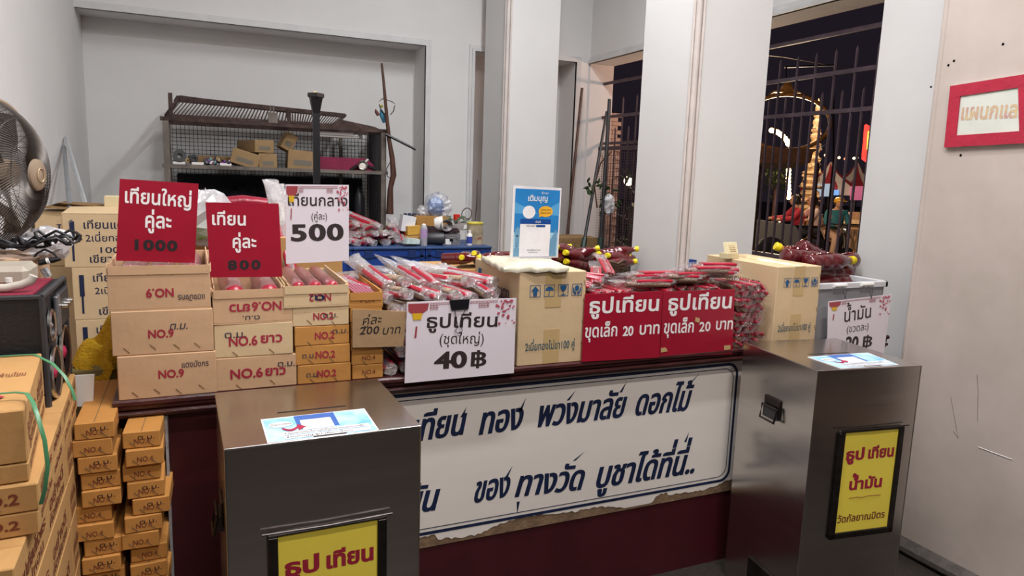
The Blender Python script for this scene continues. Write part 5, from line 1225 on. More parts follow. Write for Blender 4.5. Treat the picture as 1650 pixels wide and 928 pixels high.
# machine with handle on the speaker, small bottle, cables
mc = thing('cream_machine', 'cream machine casing with a curved carrying handle on the loudspeaker', 'machine', (-.44, 1.99, sz1+.005))
z0 = sz1+.005
G().box(-.61, -.36, 1.97, 2.10, z0, z0+.048, .012).build('casing', mat('grey_cream', '#b5ac9c', .5, var=.1), mc)
G().tube([at(*p, Y=1.90) for p in ((-12, 464), (10, 464), (35, 459), (50, 452), (54, 444))], .0095, 10).build('handle', mat('pale_handle', '#c6bfb4', .4), mc, 60)
lat('small_medicine_bottle', 'tiny brown bottle with white cap beside the curved handle', 'bottle', 10, 1.93, [(1e-6, 0), (.010, 0), (.010, .018)], mat('brown_glass', '#6a3020', .15), z=z0, parts=[('cap', [(.0075, .018), (.0075, .028), (1e-6, .029)], WHITE)])
# a box raises the cable heap
t = carton('tan carton behind the loudspeaker carrying cables and the fan', (-.525, 2.17, 0), .22, .42, 1.30, 0, TAN, staples=0)
cb = thing('cable_coil', 'tangle of black cables and plugs on the carton behind the loudspeaker', 'cables', (-.42, 2.22, 1.30))
q = random.Random(2)
for i in range(7):
    c = Vector((-.46+.025*i, 2.21+q.uniform(-.02, .02), 1.318+q.uniform(0, .02))); r = q.uniform(.02, .045)
    G().tube([c+Vector((r*1.5*math.cos(a*PI/6), r*.5*math.sin(a*PI/6), .012*math.sin(a*1.7+i)+.004*i)) for a in range(13)], .004, 6, False).build('loop', BLACK, cb, 60)
G().tube([at(*p, Y=2.2) for p in ((52, 418), (60, 408), (72, 402), (86, 408), (96, 420))], .0028, 6).build('loop', BLACK, cb, 60); G().tube([at(*p, Y=2.2) for p in ((62, 424), (85, 419), (98, 417))], [.007, .008, .004], 8).build('plug', BLACK, cb, 50); G().tube([at(*p, Y=2.19) for p in ((75, 421), (79, 420))], .0085, 8).build('plug_band', WHITE, cb, 50)
G().tube([at(*p, Y=2.19) for p in ((70, 432), (78, 446))], .010, 6).build('foil_wad', mat('foil', '#c8c8cc', .2, metal=.6, bump=.8), cb)
for i, (px, py, r, s_, lab) in enumerate(((20, 398, .085, .42, 'crumpled clear plastic bag under the fan'), (78, 392, .050, .9, 'crumpled clear plastic bag right of the fan foot'))):
    t = thing('crumpled_bag', lab, 'bag', tuple(at(px, py+14, Y=2.36))); G().ball(at(px, py, Y=2.36), r, 16, 10, s_, .16, 1.25, .9).build('film', BAG, t, None)
g = G().ball(at(12, 418, Y=2.22), .05, 12, 8, .3, .15, 1.5); solo(g, 'folded_cloth', mat('beige_cloth', '#b59a88', .9, var=.2, bump=.5), 'beige folded cloth under the plastic bags', 'cloth', smooth=60)

# fan
FC = Vector((-.468, 2.30, 1.515)); FN = Vector((.96, -.27, -.02)).normalized(); RF = .190
f = thing('stand_fan', 'dusty electric fan with round wire cage and beige hub', 'fan', (-.46, 2.38, 1.302))
q4 = FN.to_track_quat('Z', 'Y').to_matrix().to_4x4(); FM = Matrix.Translation(FC) @ q4
CAGE = mat('cage_wire', '#57504c', .45, metal=.5, var=.1); BEIGE = mat('beige_fan_plastic', '#97836e', .45, var=.06)
g = G(); g.M = FM
for i in range(110):
    a = 2*PI*i/110; P = []
    for k in range(7):
        s_ = k/6; r = .042+(RF-.042)*s_; z = .088*(1-s_**2.6); th = a+.55*s_; P.append((r*math.cos(th), r*math.sin(th), z))
    g.tube(P, .0013, 3, False)
for r, z in ((.10, .078), (.145, .052)): g.tube([(r*math.cos(a*PI/18), r*math.sin(a*PI/18), z) for a in range(37)], .0016, 4, False)
g.build('front_cage', CAGE, f, kind='stuff')
g = G(); g.M = FM
for i in range(64):
    a = 2*PI*i/64; P = []
    for k in range(5):
        s_ = k/4; r = .05+(RF-.05)*s_; z = -.085*(1-s_**2.6); th = a-.4*s_; P.append((r*math.cos(th), r*math.sin(th), z))
    g.tube(P, .0011, 3, False)
for r, z in ((.09, -.076), (.13, -.058), (.165, -.03)): g.tube([(r*math.cos(a*PI/18), r*math.sin(a*PI/18), z) for a in range(37)], .0014, 4, False)
g.build('rear_cage', CAGE, f, kind='stuff')
g = G(); g.M = FM; g.tube([(RF*math.cos(a*PI/24), RF*math.sin(a*PI/24), 0) for a in range(49)], .0065, 8, False); g.build('rim', BEIGE, f, 60)
g = G(); g.M = FM; g.lathe([(.041, .086), (.043, .090), (.041, .096), (.034, .100), (1e-6, .101)], 28); g.build('hub_badge', BEIGE, f, 40)
g = G(); g.M = FM; g.tube([(.018*math.cos(a*PI/8), .018*math.sin(a*PI/8), .1025) for a in range(17)], .0012, 4, False); g.build('badge_ring', TAPE, f)
BL = mat('fan_blade', '#5a504c', .3, var=.2, vs=20, alpha=.9)
for i in range(5):
    g = G(); g.M = FM; a0 = 2*PI*i/5; V = []
    for k in range(6):
        s_ = k/5; r = .03+.13*s_; wd = .42+.35*math.sin(PI*min(1, s_+.15))
        for j in range(4): th = a0+wd*(j/3-.5)+s_*.25; V.append((r*math.cos(th), r*math.sin(th), .025-.05*j/3))
    g.add(V, [(k*4+j, k*4+j+1, k*4+j+5, k*4+j+4) for k in range(5) for j in range(3)]); g.build('blade', BL, f, 60)
g = G(); g.M = FM; g.lathe([(1e-6, .04), (.034, .036), (.04, .01), (.04, -.03), (.055, -.07), (.06, -.10), (.05, -.16), (1e-6, -.17)], 20); g.build('motor', BEIGE, f, 40)
G().tube([FC-FN*.10+Vector((0, 0, -.04)), Vector((-.47, 2.40, 1.40)), Vector((-.47, 2.42, 1.305))], [.018, .016, .03], 10).build('neck', BEIGE, f, 50); G().lathe([(1e-6, 0), (.09, 0), (.09, .008), (.03, .018), (1e-6, .018)], 20, (-.47, 2.43, 1.301)).build('foot', BEIGE, f, 40)
# yellow towel
tw = G(); NX, NY = 18, 14; V = []
for j in range(NY+1):
    for i in range(NX+1):
        u = i/NX; v = j/NY
        # ridge rises from lower left to upper right
        x = -.352+.135*u; y = 2.40+.17*v; ridge = .965+.105*u**1.2 + .02*math.sin(u*9)
        z = ridge - .15*(1-v)**1.6*(.55+.45*u) - .02*math.sin(v*14+u*5) + (-.10*max(0, u-.80)*5)
        V.append((x+.012*math.sin(v*9+u*3), y, z))
tw.add(V, [(j*(NX+1)+i, j*(NX+1)+i+1, (j+1)*(NX+1)+i+1, (j+1)*(NX+1)+i) for j in range(NY) for i in range(NX)])
solo(tw, 'yellow_towel', CLOTHY, 'yellow terry towel draped over goods left of the counter', 'towel', smooth=80)
t = carton('carton under the yellow towel', (-.295, 2.42, 0), .12, .16, .93, 0, mat('olive_carton', '#8a8050', .8), staples=0)
g = G().prism([at(*p, Y=2.18) for p in ((118, 655), (150, 655), (152, 604), (116, 606))], (0, .01, 0)); solo(g, 'white_board_piece', WHITE, 'white board piece wedged below the yellow towel', 'board')

# NO.4 cartons under the counter end: two stacks
protos = {}
for s_ in range(2):
    z = .905 if s_ == 0 else .868; n = 20 if s_ == 0 else 19; hq = z/n
    for i in range(n):
        zz = z-hq*(i+1)
        jx = (R.uniform(-.007, .007)) + (.012 if i in (4,) else 0) - (.010 if i in (5, 6) else 0)
        xc = (-.247 if s_ == 0 else -.142) + jx + (.012*min(i, 8)/8 if s_ == 0 else 0)*0
        lab = '%s narrow orange carton printed NO.4 in the %s stack below the counter end' % (ORD[i] if i < 20 else 'lowest', 'left' if s_ == 0 else 'right')
        if not protos or (i == 1 and 1 not in protos):
            t = carton(lab, (xc, 1.99, zz), .088, .40, hq-.0006, 0, ORANGE, staples=2, stp_z=.3, group=None)
            print_on(t, [('NO.4', .30, .72, .26, .0135, .012, 0, CAPH)], .088, hq, DKREDP)
            if protos: protos[1] = t; snapshot(t); continue
            protos[0] = t
            print_on(t, [('ต.ม.', .40, .85, .50, .009, .004, 0)], .088, hq, BLACKP, name='ink_stamp')
            snapshot(t)
            continue
        dup(protos[1 if (i*7+s_*3) % 5 in (0, 2) else 0], (xc, 1.99+R.uniform(-.008, .010), zz), (0, 0, R.uniform(-.05, .05)), lab)
g = G().box(-.093, -.086, 2.12, 2.16, 0, .86); solo(g, 'white_strip', mat('pale_sheet', '#9a9a9c', .6, bump=.4), 'pale sheet edge wedged between cartons and counter', 'sheet')


# kraft cartons with green straps, front left
ST1 = [('ธูปเทียนไหว้พระ', .08, .48, .40, .26, .02, 0), ('อย่างดี', .58, .90, .40, .26, .02, 0)]
def kraft(lab, C, D, w_, d, h, front=True, m=BROWN):
    """C right front bottom corner, D a point the right side runs towards"""
    rz = math.atan2(-(D.x-C.x), D.y-C.y); ux = Vector((math.cos(rz), math.sin(rz), 0))
    c = C-ux*w_/2; t = carton(lab, (c.x, c.y, C.z), w_, d, h-.001, rz, m, staples=2 if front else 0, stp_z=.3)
    if front: print_on(t, [('NO.2', .42 if w_ < .18 else .50, .76 if w_ < .18 else .86, .32, min(.026, h*.36), .03, 0, CAPH)], w_, h, DKREDP)
    print_on(t, [(a, b, c_, e, min(.021, h*f), g_, i) for a, b, c_, e, f, g_, i in ST1] + ([('ธูปหอม', .12, .42, .12, min(.018, h*.18), .01, 0), ('คัดพิเศษ', .56, .9, .12, min(.018, h*.18), .01, 0)] if h > .06 else []), w_, h, DKREDP, face='right', d=d, y=-.0008)
    return t
def cz(px, py, Y): return at(px, py, Y=Y).z
Yf = 1.40; zt0, za1, za2 = cz(42, 658, Yf), cz(40, 745, Yf), cz(40, 776, Yf)
C = at(42, 700, Y=Yf); D = at(68, 600, Y=1.80); D.z = 0
C.z = za1; t = kraft('topmost kraft carton of the strapped stack, with a crimson arrow print', C, D, .17, .42, zt0-za1); h_ = zt0-za1
g = G(); g.poly([(-.02, .06, h_), (.02, .06, h_), (.02, .045, h_), (.05, .085, h_), (.02, .125, h_), (.02, .11, h_), (-.02, .11, h_)]); g.v = [(p[0], p[1], p[2]+.0008) for p in g.v]; g.build('arrow_print', REDP, t, world=False)
g = G(); letters(g, 'ระวังแตก ห้ามโยน', (-.03, .23, h_+.0008), (1, 0, 0), (0, 1, 0), .10, .02, .01); g.build('lettering', DKREDP, t, world=False)
C = C.copy(); C.z = za2; kraft('second kraft carton of the strapped stack, same width as the topmost', C, D, .17, .42, za1-za2)
D2 = Vector((-.300, 2.13, 0)); z_a = za2; k = 0
zr = [za2, cz(62, 822, 1.39), cz(60, 860, 1.39)]
LB = ['third kraft carton of the strapped stack, shifted to the right', 'fourth kraft carton of the strapped stack']
for i in range(2):
    C = at(62, 800, Y=1.39); C.x += (0, -.002)[i]; C.z = zr[i+1]; kraft(LB[i], C, D2, .20, .40, zr[i]-zr[i+1])
    d_ = (D2-Vector((C.x, C.y, 0))).normalized(); C2 = C+d_*.405; C2.z = zr[i+1]; kraft(['kraft carton of the rear file just before the loudspeaker', 'second kraft carton of the rear file before the loudspeaker'][i], C2, D2, .17, .33, zr[i]-zr[i+1], False)
z_ = zr[2]; C0 = at(22, 914, Z=z_); k = 0
LC = ['long kraft carton jutting forward under the strapped stack', 'kraft carton one below the forward jutting one', 'kraft carton two below the forward jutting one', 'kraft carton three below the forward jutting one', 'kraft carton four below the forward jutting one', 'lowest kraft carton of the strapped stack']
for i, hh_ in enumerate((.11, .11, .14, .17, .18, .30)):
    hh_ = min(hh_, z_)
    if hh_ < .02: break
    C = C0.copy(); C.z = z_-hh_; kraft(LC[i], C, D2, .22, .60, hh_, i < 2)
    d_ = (D2-Vector((C.x, C.y, 0))).normalized(); C2 = C+d_*.605; C2.z = C.z; L2 = max(.1, 2.10-C2.y); kraft(['upper kraft carton of the rear file, beside the NO.4 stack', 'next kraft carton down in the rear file beside the NO.4 stack', 'third kraft carton down in the rear file beside the NO.4 stack', 'fourth kraft carton down in the rear file beside the NO.4 stack', 'fifth kraft carton down in the rear file beside the NO.4 stack', 'lowest kraft carton in the rear file beside the NO.4 stack'][i], C2, D2, .17, L2, hh_, False)
    z_ -= hh_
carton('kraft carton carrying the loudspeaker', (-.47, 1.845, 0), .30, .30, .948, 0, BROWN, staples=0)
# green straps
st = thing('packing_strap', 'green plastic packing strap across the top of the kraft cartons', 'strap', tuple(at(45, 572, Y=1.81)))
def ribbon(P, w_=.006, m=STRAP, par=None):
    return G().tube(P, w_*.55, 6, True, .35).build('strap', m, par, 60)
ribbon([at(0, 574, Y=1.80), at(30, 572, Y=1.80), at(55, 571, Y=1.80), at(85, 586, Y=1.74), at(104, 606, Y=1.72), at(116, 628, Y=1.70), at(121, 645, Y=1.70)], .007, STRAP, st)
st = thing('packing_strap', 'green plastic packing strap looping down the side of the topmost carton', 'strap', tuple(at(45, 640, Y=1.5)))
ribbon([at(0, 634, Y=1.46), at(25, 632, Y=1.46), at(43, 634, Y=1.45), at(53, 648, Y=1.40), at(62, 675, Y=1.37), at(72, 710, Y=1.36), at(77, 750, Y=1.36), at(72, 790, Y=1.36), at(66, 812, Y=1.37)], .007, STRAP, st)
st = thing('packing_strap', 'green plastic packing strap on the lowest carton in view', 'strap', tuple(at(10, 912, Y=1.34)))
ribbon([at(0, 912, Y=1.362), at(18, 911, Y=1.362), at(24, 920, Y=1.362), at(25, 935, Y=1.362)], .006, STRAP, st)
# ================================================================== THE STREET OUTSIDE
GZ = -.20
g = G().box(3.36, 60, -12, 60, GZ-.1, GZ); struct(g, 'floor_outside', mat('street_asphalt', '#3c3532', .55, var=.25, vs=3, bump=.2))
g = G().box(3.45, 6.5, -2, 20, GZ, GZ+.12, .01); o = struct(g, 'floor_pavement', mat('pavement', '#6f5a4c', .7, var=.2, vs=6, bump=.2))
def emis(name, col, s): return mat(name, col, .5, emit=s, var=0)
BULB = emis('warm_bulb', '#ffd494', 14.0)
GOLDP = mat('gilded_plaster', '#b98a4a', .45, metal=.3, var=.3, vs=20, bump=.4)
def pt(px, py, D):       # point at distance D (m) along the horizontal view depth
    d = ray(px, py); return CAM + d*(D/ d.dot(FW))
# oval gilded frame seen from behind
of = thing('oval_portrait_frame', 'big oval gilded frame with crown finial standing by the street', 'frame', tuple(pt(1267, 262, 7.5)))
def pix(P, D): return [pt(x, y, D) for x, y in P]
C_ = []
for k in range(33):
    a = 2*PI*k/32; x = 1268+70*math.cos(a)*(1 if math.cos(a) > 0 else 1); y = 198-46*math.sin(a)*(1 if math.sin(a) > 0 else .95); C_.append((x, y))
G().tube(pix(C_, 7.5), .022, 8, False).build('oval_ring', GOLDP, of, 60)
G().tube(pix([(x*.985+18.8, y) for x, y in C_], 7.53), .010, 6, False).build('inner_ring', GOLDP, of, 60)
g = G(); P = pix([(1236, 156), (1248, 148), (1290, 150), (1305, 160), (1300, 153), (1285, 146), (1278, 143), (1277, 137), (1269, 130), (1262, 137), (1260, 143), (1245, 146)], 7.5); g.prism(P, FW*.05); g.build('crown_finial', GOLDP, of)
A_, B_ = pt(1225, 241, 7.4), pt(1322, 241, 7.4); g = G(); P = pix([(1225, 238), (1318, 240), (1330, 233), (1310, 246), (1306, 262), (1225, 262)], 7.4); g.prism(P, FW*.35); g.build('base_cornice', mat('brown_cornice', '#6a4c38', .6, var=.2, vs=20), of)
for px in (1225, 1318): a = pt(px, 262, 7.6); G().box(a.x-.012, a.x+.012, a.y-.012, a.y+.012, GZ, a.z).build('post', RUST, of)
t = thing('bracket_arm', 'thin dark bracket arm with wires above the oval frame', 'bracket', tuple(pt(1267, 140, 7.4)))
G().tube(pix([(1264, 108), (1343, 105), (1343, 118)], 7.4), .010, 5).build('arm', BLACK, t); G().tube(pix([(1267, 108), (1267, 128)], 7.4), .006, 5).build('hanger', STEELD, t); G().tube(pix([(1343, 118), (1343, 262)], 7.4), .010, 5).build('upright', BLACK, t)
p_ = pt(1343, 262, 7.4); G().tube([p_, Vector((p_.x, p_.y, GZ))], .012, 5).build('upright', BLACK, t)
t = thing('string_wire', 'thin overhead wire sloping across the dark sky', 'wire', tuple(pt(1330, 92, 9))); G().tube(pix([(1200, 86), (1262, 92), (1330, 104), (1400, 109), (1480, 112)], 9), .004, 4).build('wire', STEELD, t)
# arch of bulbs: curve above, vertical strand below
bulb0 = None; pts_ = [(1243, 210), (1248, 211), (1253, 213), (1257, 216), (1261, 219), (1265, 223), (1268, 227), (1270, 232)] + [(1270.5+.3*math.sin(i), 262+6.2*i) for i in range(10)]
for i, (x, y) in enumerate(pts_):
    p = pt(x, y, 10.5)
    if bulb0 is None:
        bulb0 = thing('light_bulb', 'glowing warm bulb in the curved upper string', 'light', tuple(p), 0, 'string of warm bulbs'); G().ball((0, 0, 0), .036, 8, 6).build('globe', BULB, bulb0, 60, world=False); G().tube([(0, 0, .025), (0, 0, .045)], .012, 6).build('socket', BLACK, bulb0, world=False)
    else: dup(bulb0, tuple(p), None, 'glowing warm bulb in the curved upper string' if i < 8 else 'glowing warm bulb in the hanging strand', 'string of warm bulbs' if i < 8 else 'hanging strand of bulbs')
t = thing('lamp_cable', 'cable and mast carrying the strings of bulbs', 'cable', tuple(pt(1272, 330, 10.6))); a = pt(1272, 262, 10.6); G().tube([Vector((a.x, a.y, GZ)), a, pt(1272, 232, 10.6)], .015, 6).build('mast', BLACK, t); G().tube(pix(pts_[:8], 10.55), .008, 5).build('cable', BLACK, t)
point('outdoor_fill_light', tuple(pt(1262, 262, 9.2)), 200, (1.0, .75, .45), .1)
# ornate spire
sp_ = thing('ornate_spire', 'pale ornate carved stupa spire lit warmly behind the bars', 'spire', tuple(pt(1300, 335, 13)))
b_ = pt(1302, 340, 18); top = pt(1306, 168, 18).z; Z0 = GZ; H_ = top-Z0
PL = mat('pale_carved_stone', '#c9a880', .7, var=.3, vs=9, bump=.8, bs=14)
prof_ = []
for k in range(11):
    f = k/11; r = .34*(1-f)**1.05+.04; e = H_/11; prof_ += [(r*1.25, f*H_), (r*1.3, f*H_+e*.10), (r*.85, f*H_+e*.16), (r*.62, f*H_+e*.30), (r*.95, f*H_+e*.55), (r*.90, f*H_+e*.72), (r*.55, f*H_+e*.88), (r*.75, f*H_+e*.95)]
prof_.append((1e-6, H_*1.03)); G().lathe(prof_, 12, (b_.x, b_.y, Z0)).build('spire', PL, sp_, 30)
q = random.Random(3)
for k in range(26):
    f = .35+.5*k/26; a = k*2.4; r = .36*(1-f)**1.15+.05; c = Vector((b_.x+r*math.cos(a), b_.y+r*math.sin(a), Z0+f*H_)); G().lathe([(.035, 0), (.05, .03), (.02, .07), (1e-6, .16)], 6, c).build('finial', PL, sp_)
# tents
def tent(lab, px, D, hw, ap, ev):
    c = pt(px, ev, D); a = pt(px, ap, D); t = thing('market_tent', lab, 'tent', (c.x, c.y, GZ)); n = 12; R_ = mat('tent_red', '#9a2a34', .7, var=.05); W_ = mat('tent_white', '#d8cdc4', .7, var=.05); h = a.z-GZ; e = c.z-GZ
    for i in range(n):
        a0, a1 = 2*PI*i/n, 2*PI*(i+1)/n; g = G(); V = []
        for f in (0, .35, .7, 1): r = hw*f**1.25+.02; z = h-(h-e)*f**.8; V += [(r*math.cos(a0), r*math.sin(a0), z), (r*math.cos(a1), r*math.sin(a1), z)]
        V += [(hw*math.cos(a0), hw*math.sin(a0), e-.25), (hw*math.cos(a1), hw*math.sin(a1), e-.25)]
        g.add(V, [(2*k, 2*k+2, 2*k+3, 2*k+1) for k in range(4)]); g.build('canopy_panel', R_ if i % 2 else W_, t, world=False)
    for i in range(4): a0 = PI/4+PI/2*i; G().tube([(hw*.95*math.cos(a0), hw*.95*math.sin(a0), 0), (hw*.95*math.cos(a0), hw*.95*math.sin(a0), e)], .03, 6).build('pole', STEELD, t, world=False)
tent('red and white striped tent nearer the spire', 1335, 21.4, .80, 261, 300); tent('red and white striped tent nearer the right wall', 1378, 23.2, .76, 262, 299)
p = pt(1300, 250, 16.5); point('outdoor_fill_light', tuple(p), 110, (1, .72, .45), .1); p = pt(1285, 235, 12.5); point('outdoor_fill_light', tuple(p), 150, (1, .82, .68), .1)  # two added lamps, brightening the spire and the riders
p = pt(1335, 320, 19); point('outdoor_fill_light', (p.x, p.y, 1.2), 16, (1, .8, .9), .2); p = pt(1360, 250, 17.5); point('outdoor_fill_light', (p.x, p.y, 3.4), 45, (1, .85, .75), .2)
# neon sign sliver, distant lights
g = G().prism(pix([(1391, 255), (1400, 262), (1404, 205), (1396, 200)], 18), FW*.1); P0_ = pt(1397, 260, 18.05); g.tube([Vector((P0_.x, P0_.y, GZ)), P0_], .03, 4); solo(g, 'neon_sign', emis('neon_red', '#e0302a', 1.6), 'tall red lit sign at the right edge of the window', 'sign')
g = G().prism(pix([(1398, 240), (1402, 241), (1404, 212), (1400, 211)], 17.9), FW*.05); solo(g, 'neon_strip', emis('neon_yellow', '#ffc040', 2.5), 'yellow strip on the red lit sign', 'sign')
for k, (x, y, cl, nm_) in enumerate(((1352, 254, '#ffe0a0', 'amber'), (1381, 254, '#fff2c0', 'pale'), (1376, 255, '#fff2c0', 'white'), (1362, 256, '#ff8060', 'red'), (1320, 258, '#ffb060', 'orange'), (1330, 250, '#c8a080', 'dim'))):
    P0_ = pt(x, y, 30); t = thing('distant_lamp', 'tiny %s distant lamp above the tents' % nm_, 'light', (P0_.x, P0_.y, GZ)); G().ball(P0_, .055, 8, 6).build('globe', emis('far_lamp_'+nm_, cl, 4), t, 60); G().tube([Vector((P0_.x, P0_.y, GZ)), P0_-Vector((0, 0, .05))], .012, 4).build('pole', BLACK, t)
# lit stalls under the tents
for k, (x0, x1, y0, y1, cl, s_, lab) in enumerate(((1314, 1340, 296, 316, '#9fb6cc', .45, 'bluish lit stall front under the nearer tent'), (1372, 1392, 300, 322, '#c06a8c', .4, 'pinkish lit stall front under the right tent'), (1340, 1352, 306, 314, '#6fa0e0', .8, 'small blue lit panel between the stalls'))):
    g = G().prism(pix([(x0, y1), (x1, y1), (x1, y0), (x0, y0)], 20.6), FW*.1); solo(g, 'lit_stall_panel', emis('stall_%d' % k, cl, s_), lab, 'stall')
# balustrade
bt = thing('balustrade', 'cream plaster balustrade with patterned panels across the street', 'railing', tuple(pt(1380, 400, 17)))
CRM = mat('cream_plaster', '#c0a27c', .7, var=.15, vs=8, bump=.2)
A = pt(1325, 352, 17); B = pt(1420, 358, 17)
for f, (za, zb_) in enumerate(((.66, .78), (GZ, GZ+.12))): G().tube([Vector((A.x, A.y, (za+zb_)/2)), Vector((B.x, B.y, (za+zb_)/2))], .09, 4).build('coping', CRM, bt)
for k in range(12):
    c = A.lerp(B, (k+.5)/12); G().lathe([(.05, 0), (.05, .06), (.03, .10), (.055, .30), (.03, .5), (.05, .58), (.05, .70)], 8, (c.x, c.y, GZ+.08)).build('baluster', CRM, bt, 50)
A = pt(1372, 330, 18.5); B = pt(1420, 334, 18.5)
w_ = thing('low_wall', 'cream low wall with dark pierced panels behind the balustrade', 'wall', tuple(A))
G().prism([Vector((A.x, A.y, GZ)), Vector((B.x, B.y, GZ)), Vector((B.x, B.y, .95)), Vector((A.x, A.y, .95))], FW*.15).build('wall', CRM, w_)
# bush
bs = thing('street_bush', 'dark green bush behind the hanging bulbs', 'bush', tuple(pt(1252, 320, 15.4)))
q = random.Random(6); g = G()
for i in range(420):
    c = pt(1250+q.gauss(0, 11), 285+q.gauss(0, 12), 19.0+q.random()); d = Vector((q.uniform(-1, 1), q.uniform(-1, 1), q.uniform(-1, 1))).normalized()*.07; s_ = d.cross(Vector((.3, .2, 1))).normalized()*.03; g.add([c-d, c+s_, c+d, c-s_], [(0, 1, 2, 3)])
g.build('foliage', mat('bush_green', '#47512a', .6, var=.3, vs=9), bs, kind='stuff'); a = pt(1250, 300, 19.4); G().tube([Vector((a.x, a.y, GZ)), a], .05, 6).build('stem', DKWOOD, bs)
# car seen side on
M = Matrix.Translation(pt(1215, 350, 12.2)) ; cz0 = GZ
ctr = pt(1142, 350, 16.0); ctr.z = GZ
car = thing('parked_car', 'silver pickup-like car parked beyond the bars, mostly behind the pillar', 'car', tuple(ctr), -YAW)
sil = [(-1.9, .35), (-1.9, .95), (-1.55, 1.0), (-1.05, 1.45), (.25, 1.5), (.80, 1.02), (1.65, .92), (1.8, .7), (1.8, .35)]
G().prism([(x, -.8, z) for x, z in sil], (0, 1.6, 0)).build('body', mat('car_silver', '#a8a4a0', .25, metal=.7, var=.05), car, 30, world=False)
for a_, b_c in (((-1.0, 1.03), (-.35, 1.38)), ((-.28, 1.03), (.22, 1.40))): G().prism([(a_[0], -.815, 1.03), (b_c[0], -.815, 1.03), (b_c[0], -.815, b_c[1]), (a_[0]+.25, -.815, b_c[1])], (0, .01, 0)).build('side_window', BLACK, car, world=False)
G().prism([(.28, -.815, 1.03), (.74, -.815, 1.03), (.30, -.815, 1.40)], (0, .01, 0)).build('side_window', BLACK, car, world=False)
for x in (-1.15, 1.15): G().lathe([(.12, -.02), (.20, -.03), (.32, -.02), (.34, .0), (.34, .18), (1e-6, .18)], 20, (x, -.84, .33), (0, 1, 0)).build('wheel', BLACK, car, 40, world=False)
G().box(1.72, 1.82, -.75, -.45, .68, .80, .02).build('headlamp', STEELE, car, world=False)
# people on motorbikes
def skin(name, nodes, edges, m, parent, sub=1, root=0):
    me = bpy.data.meshes.new(name); me.from_pydata([n[0] for n in nodes], edges, []); o = bpy.data.objects.new(name, me); COL.objects.link(o)
    o.modifiers.new('s', 'SKIN'); sm = o.modifiers.new('d', 'SUBSURF'); sm.levels = sub; sm.render_levels = sub
    for i, n in enumerate(nodes):
        v = me.skin_vertices[0].data[i]; r = n[1]; v.radius = r if isinstance(r, tuple) else (r, r); v.use_root = (i == root)
    bpy.context.view_layer.update(); dg = bpy.context.evaluated_depsgraph_get(); m2 = bpy.data.meshes.new_from_object(o.evaluated_get(dg)); bpy.data.objects.remove(o); bpy.data.meshes.remove(me)
    m2.materials.clear(); m2.materials.append(m); m2.shade_smooth(); o2 = bpy.data.objects.new(name, m2); COL.objects.link(o2); o2.parent = parent; return o2
SKINM = mat('skin', '#b98668', .6, var=.05); HAIR = mat('dark_hair', '#17120f', .6)
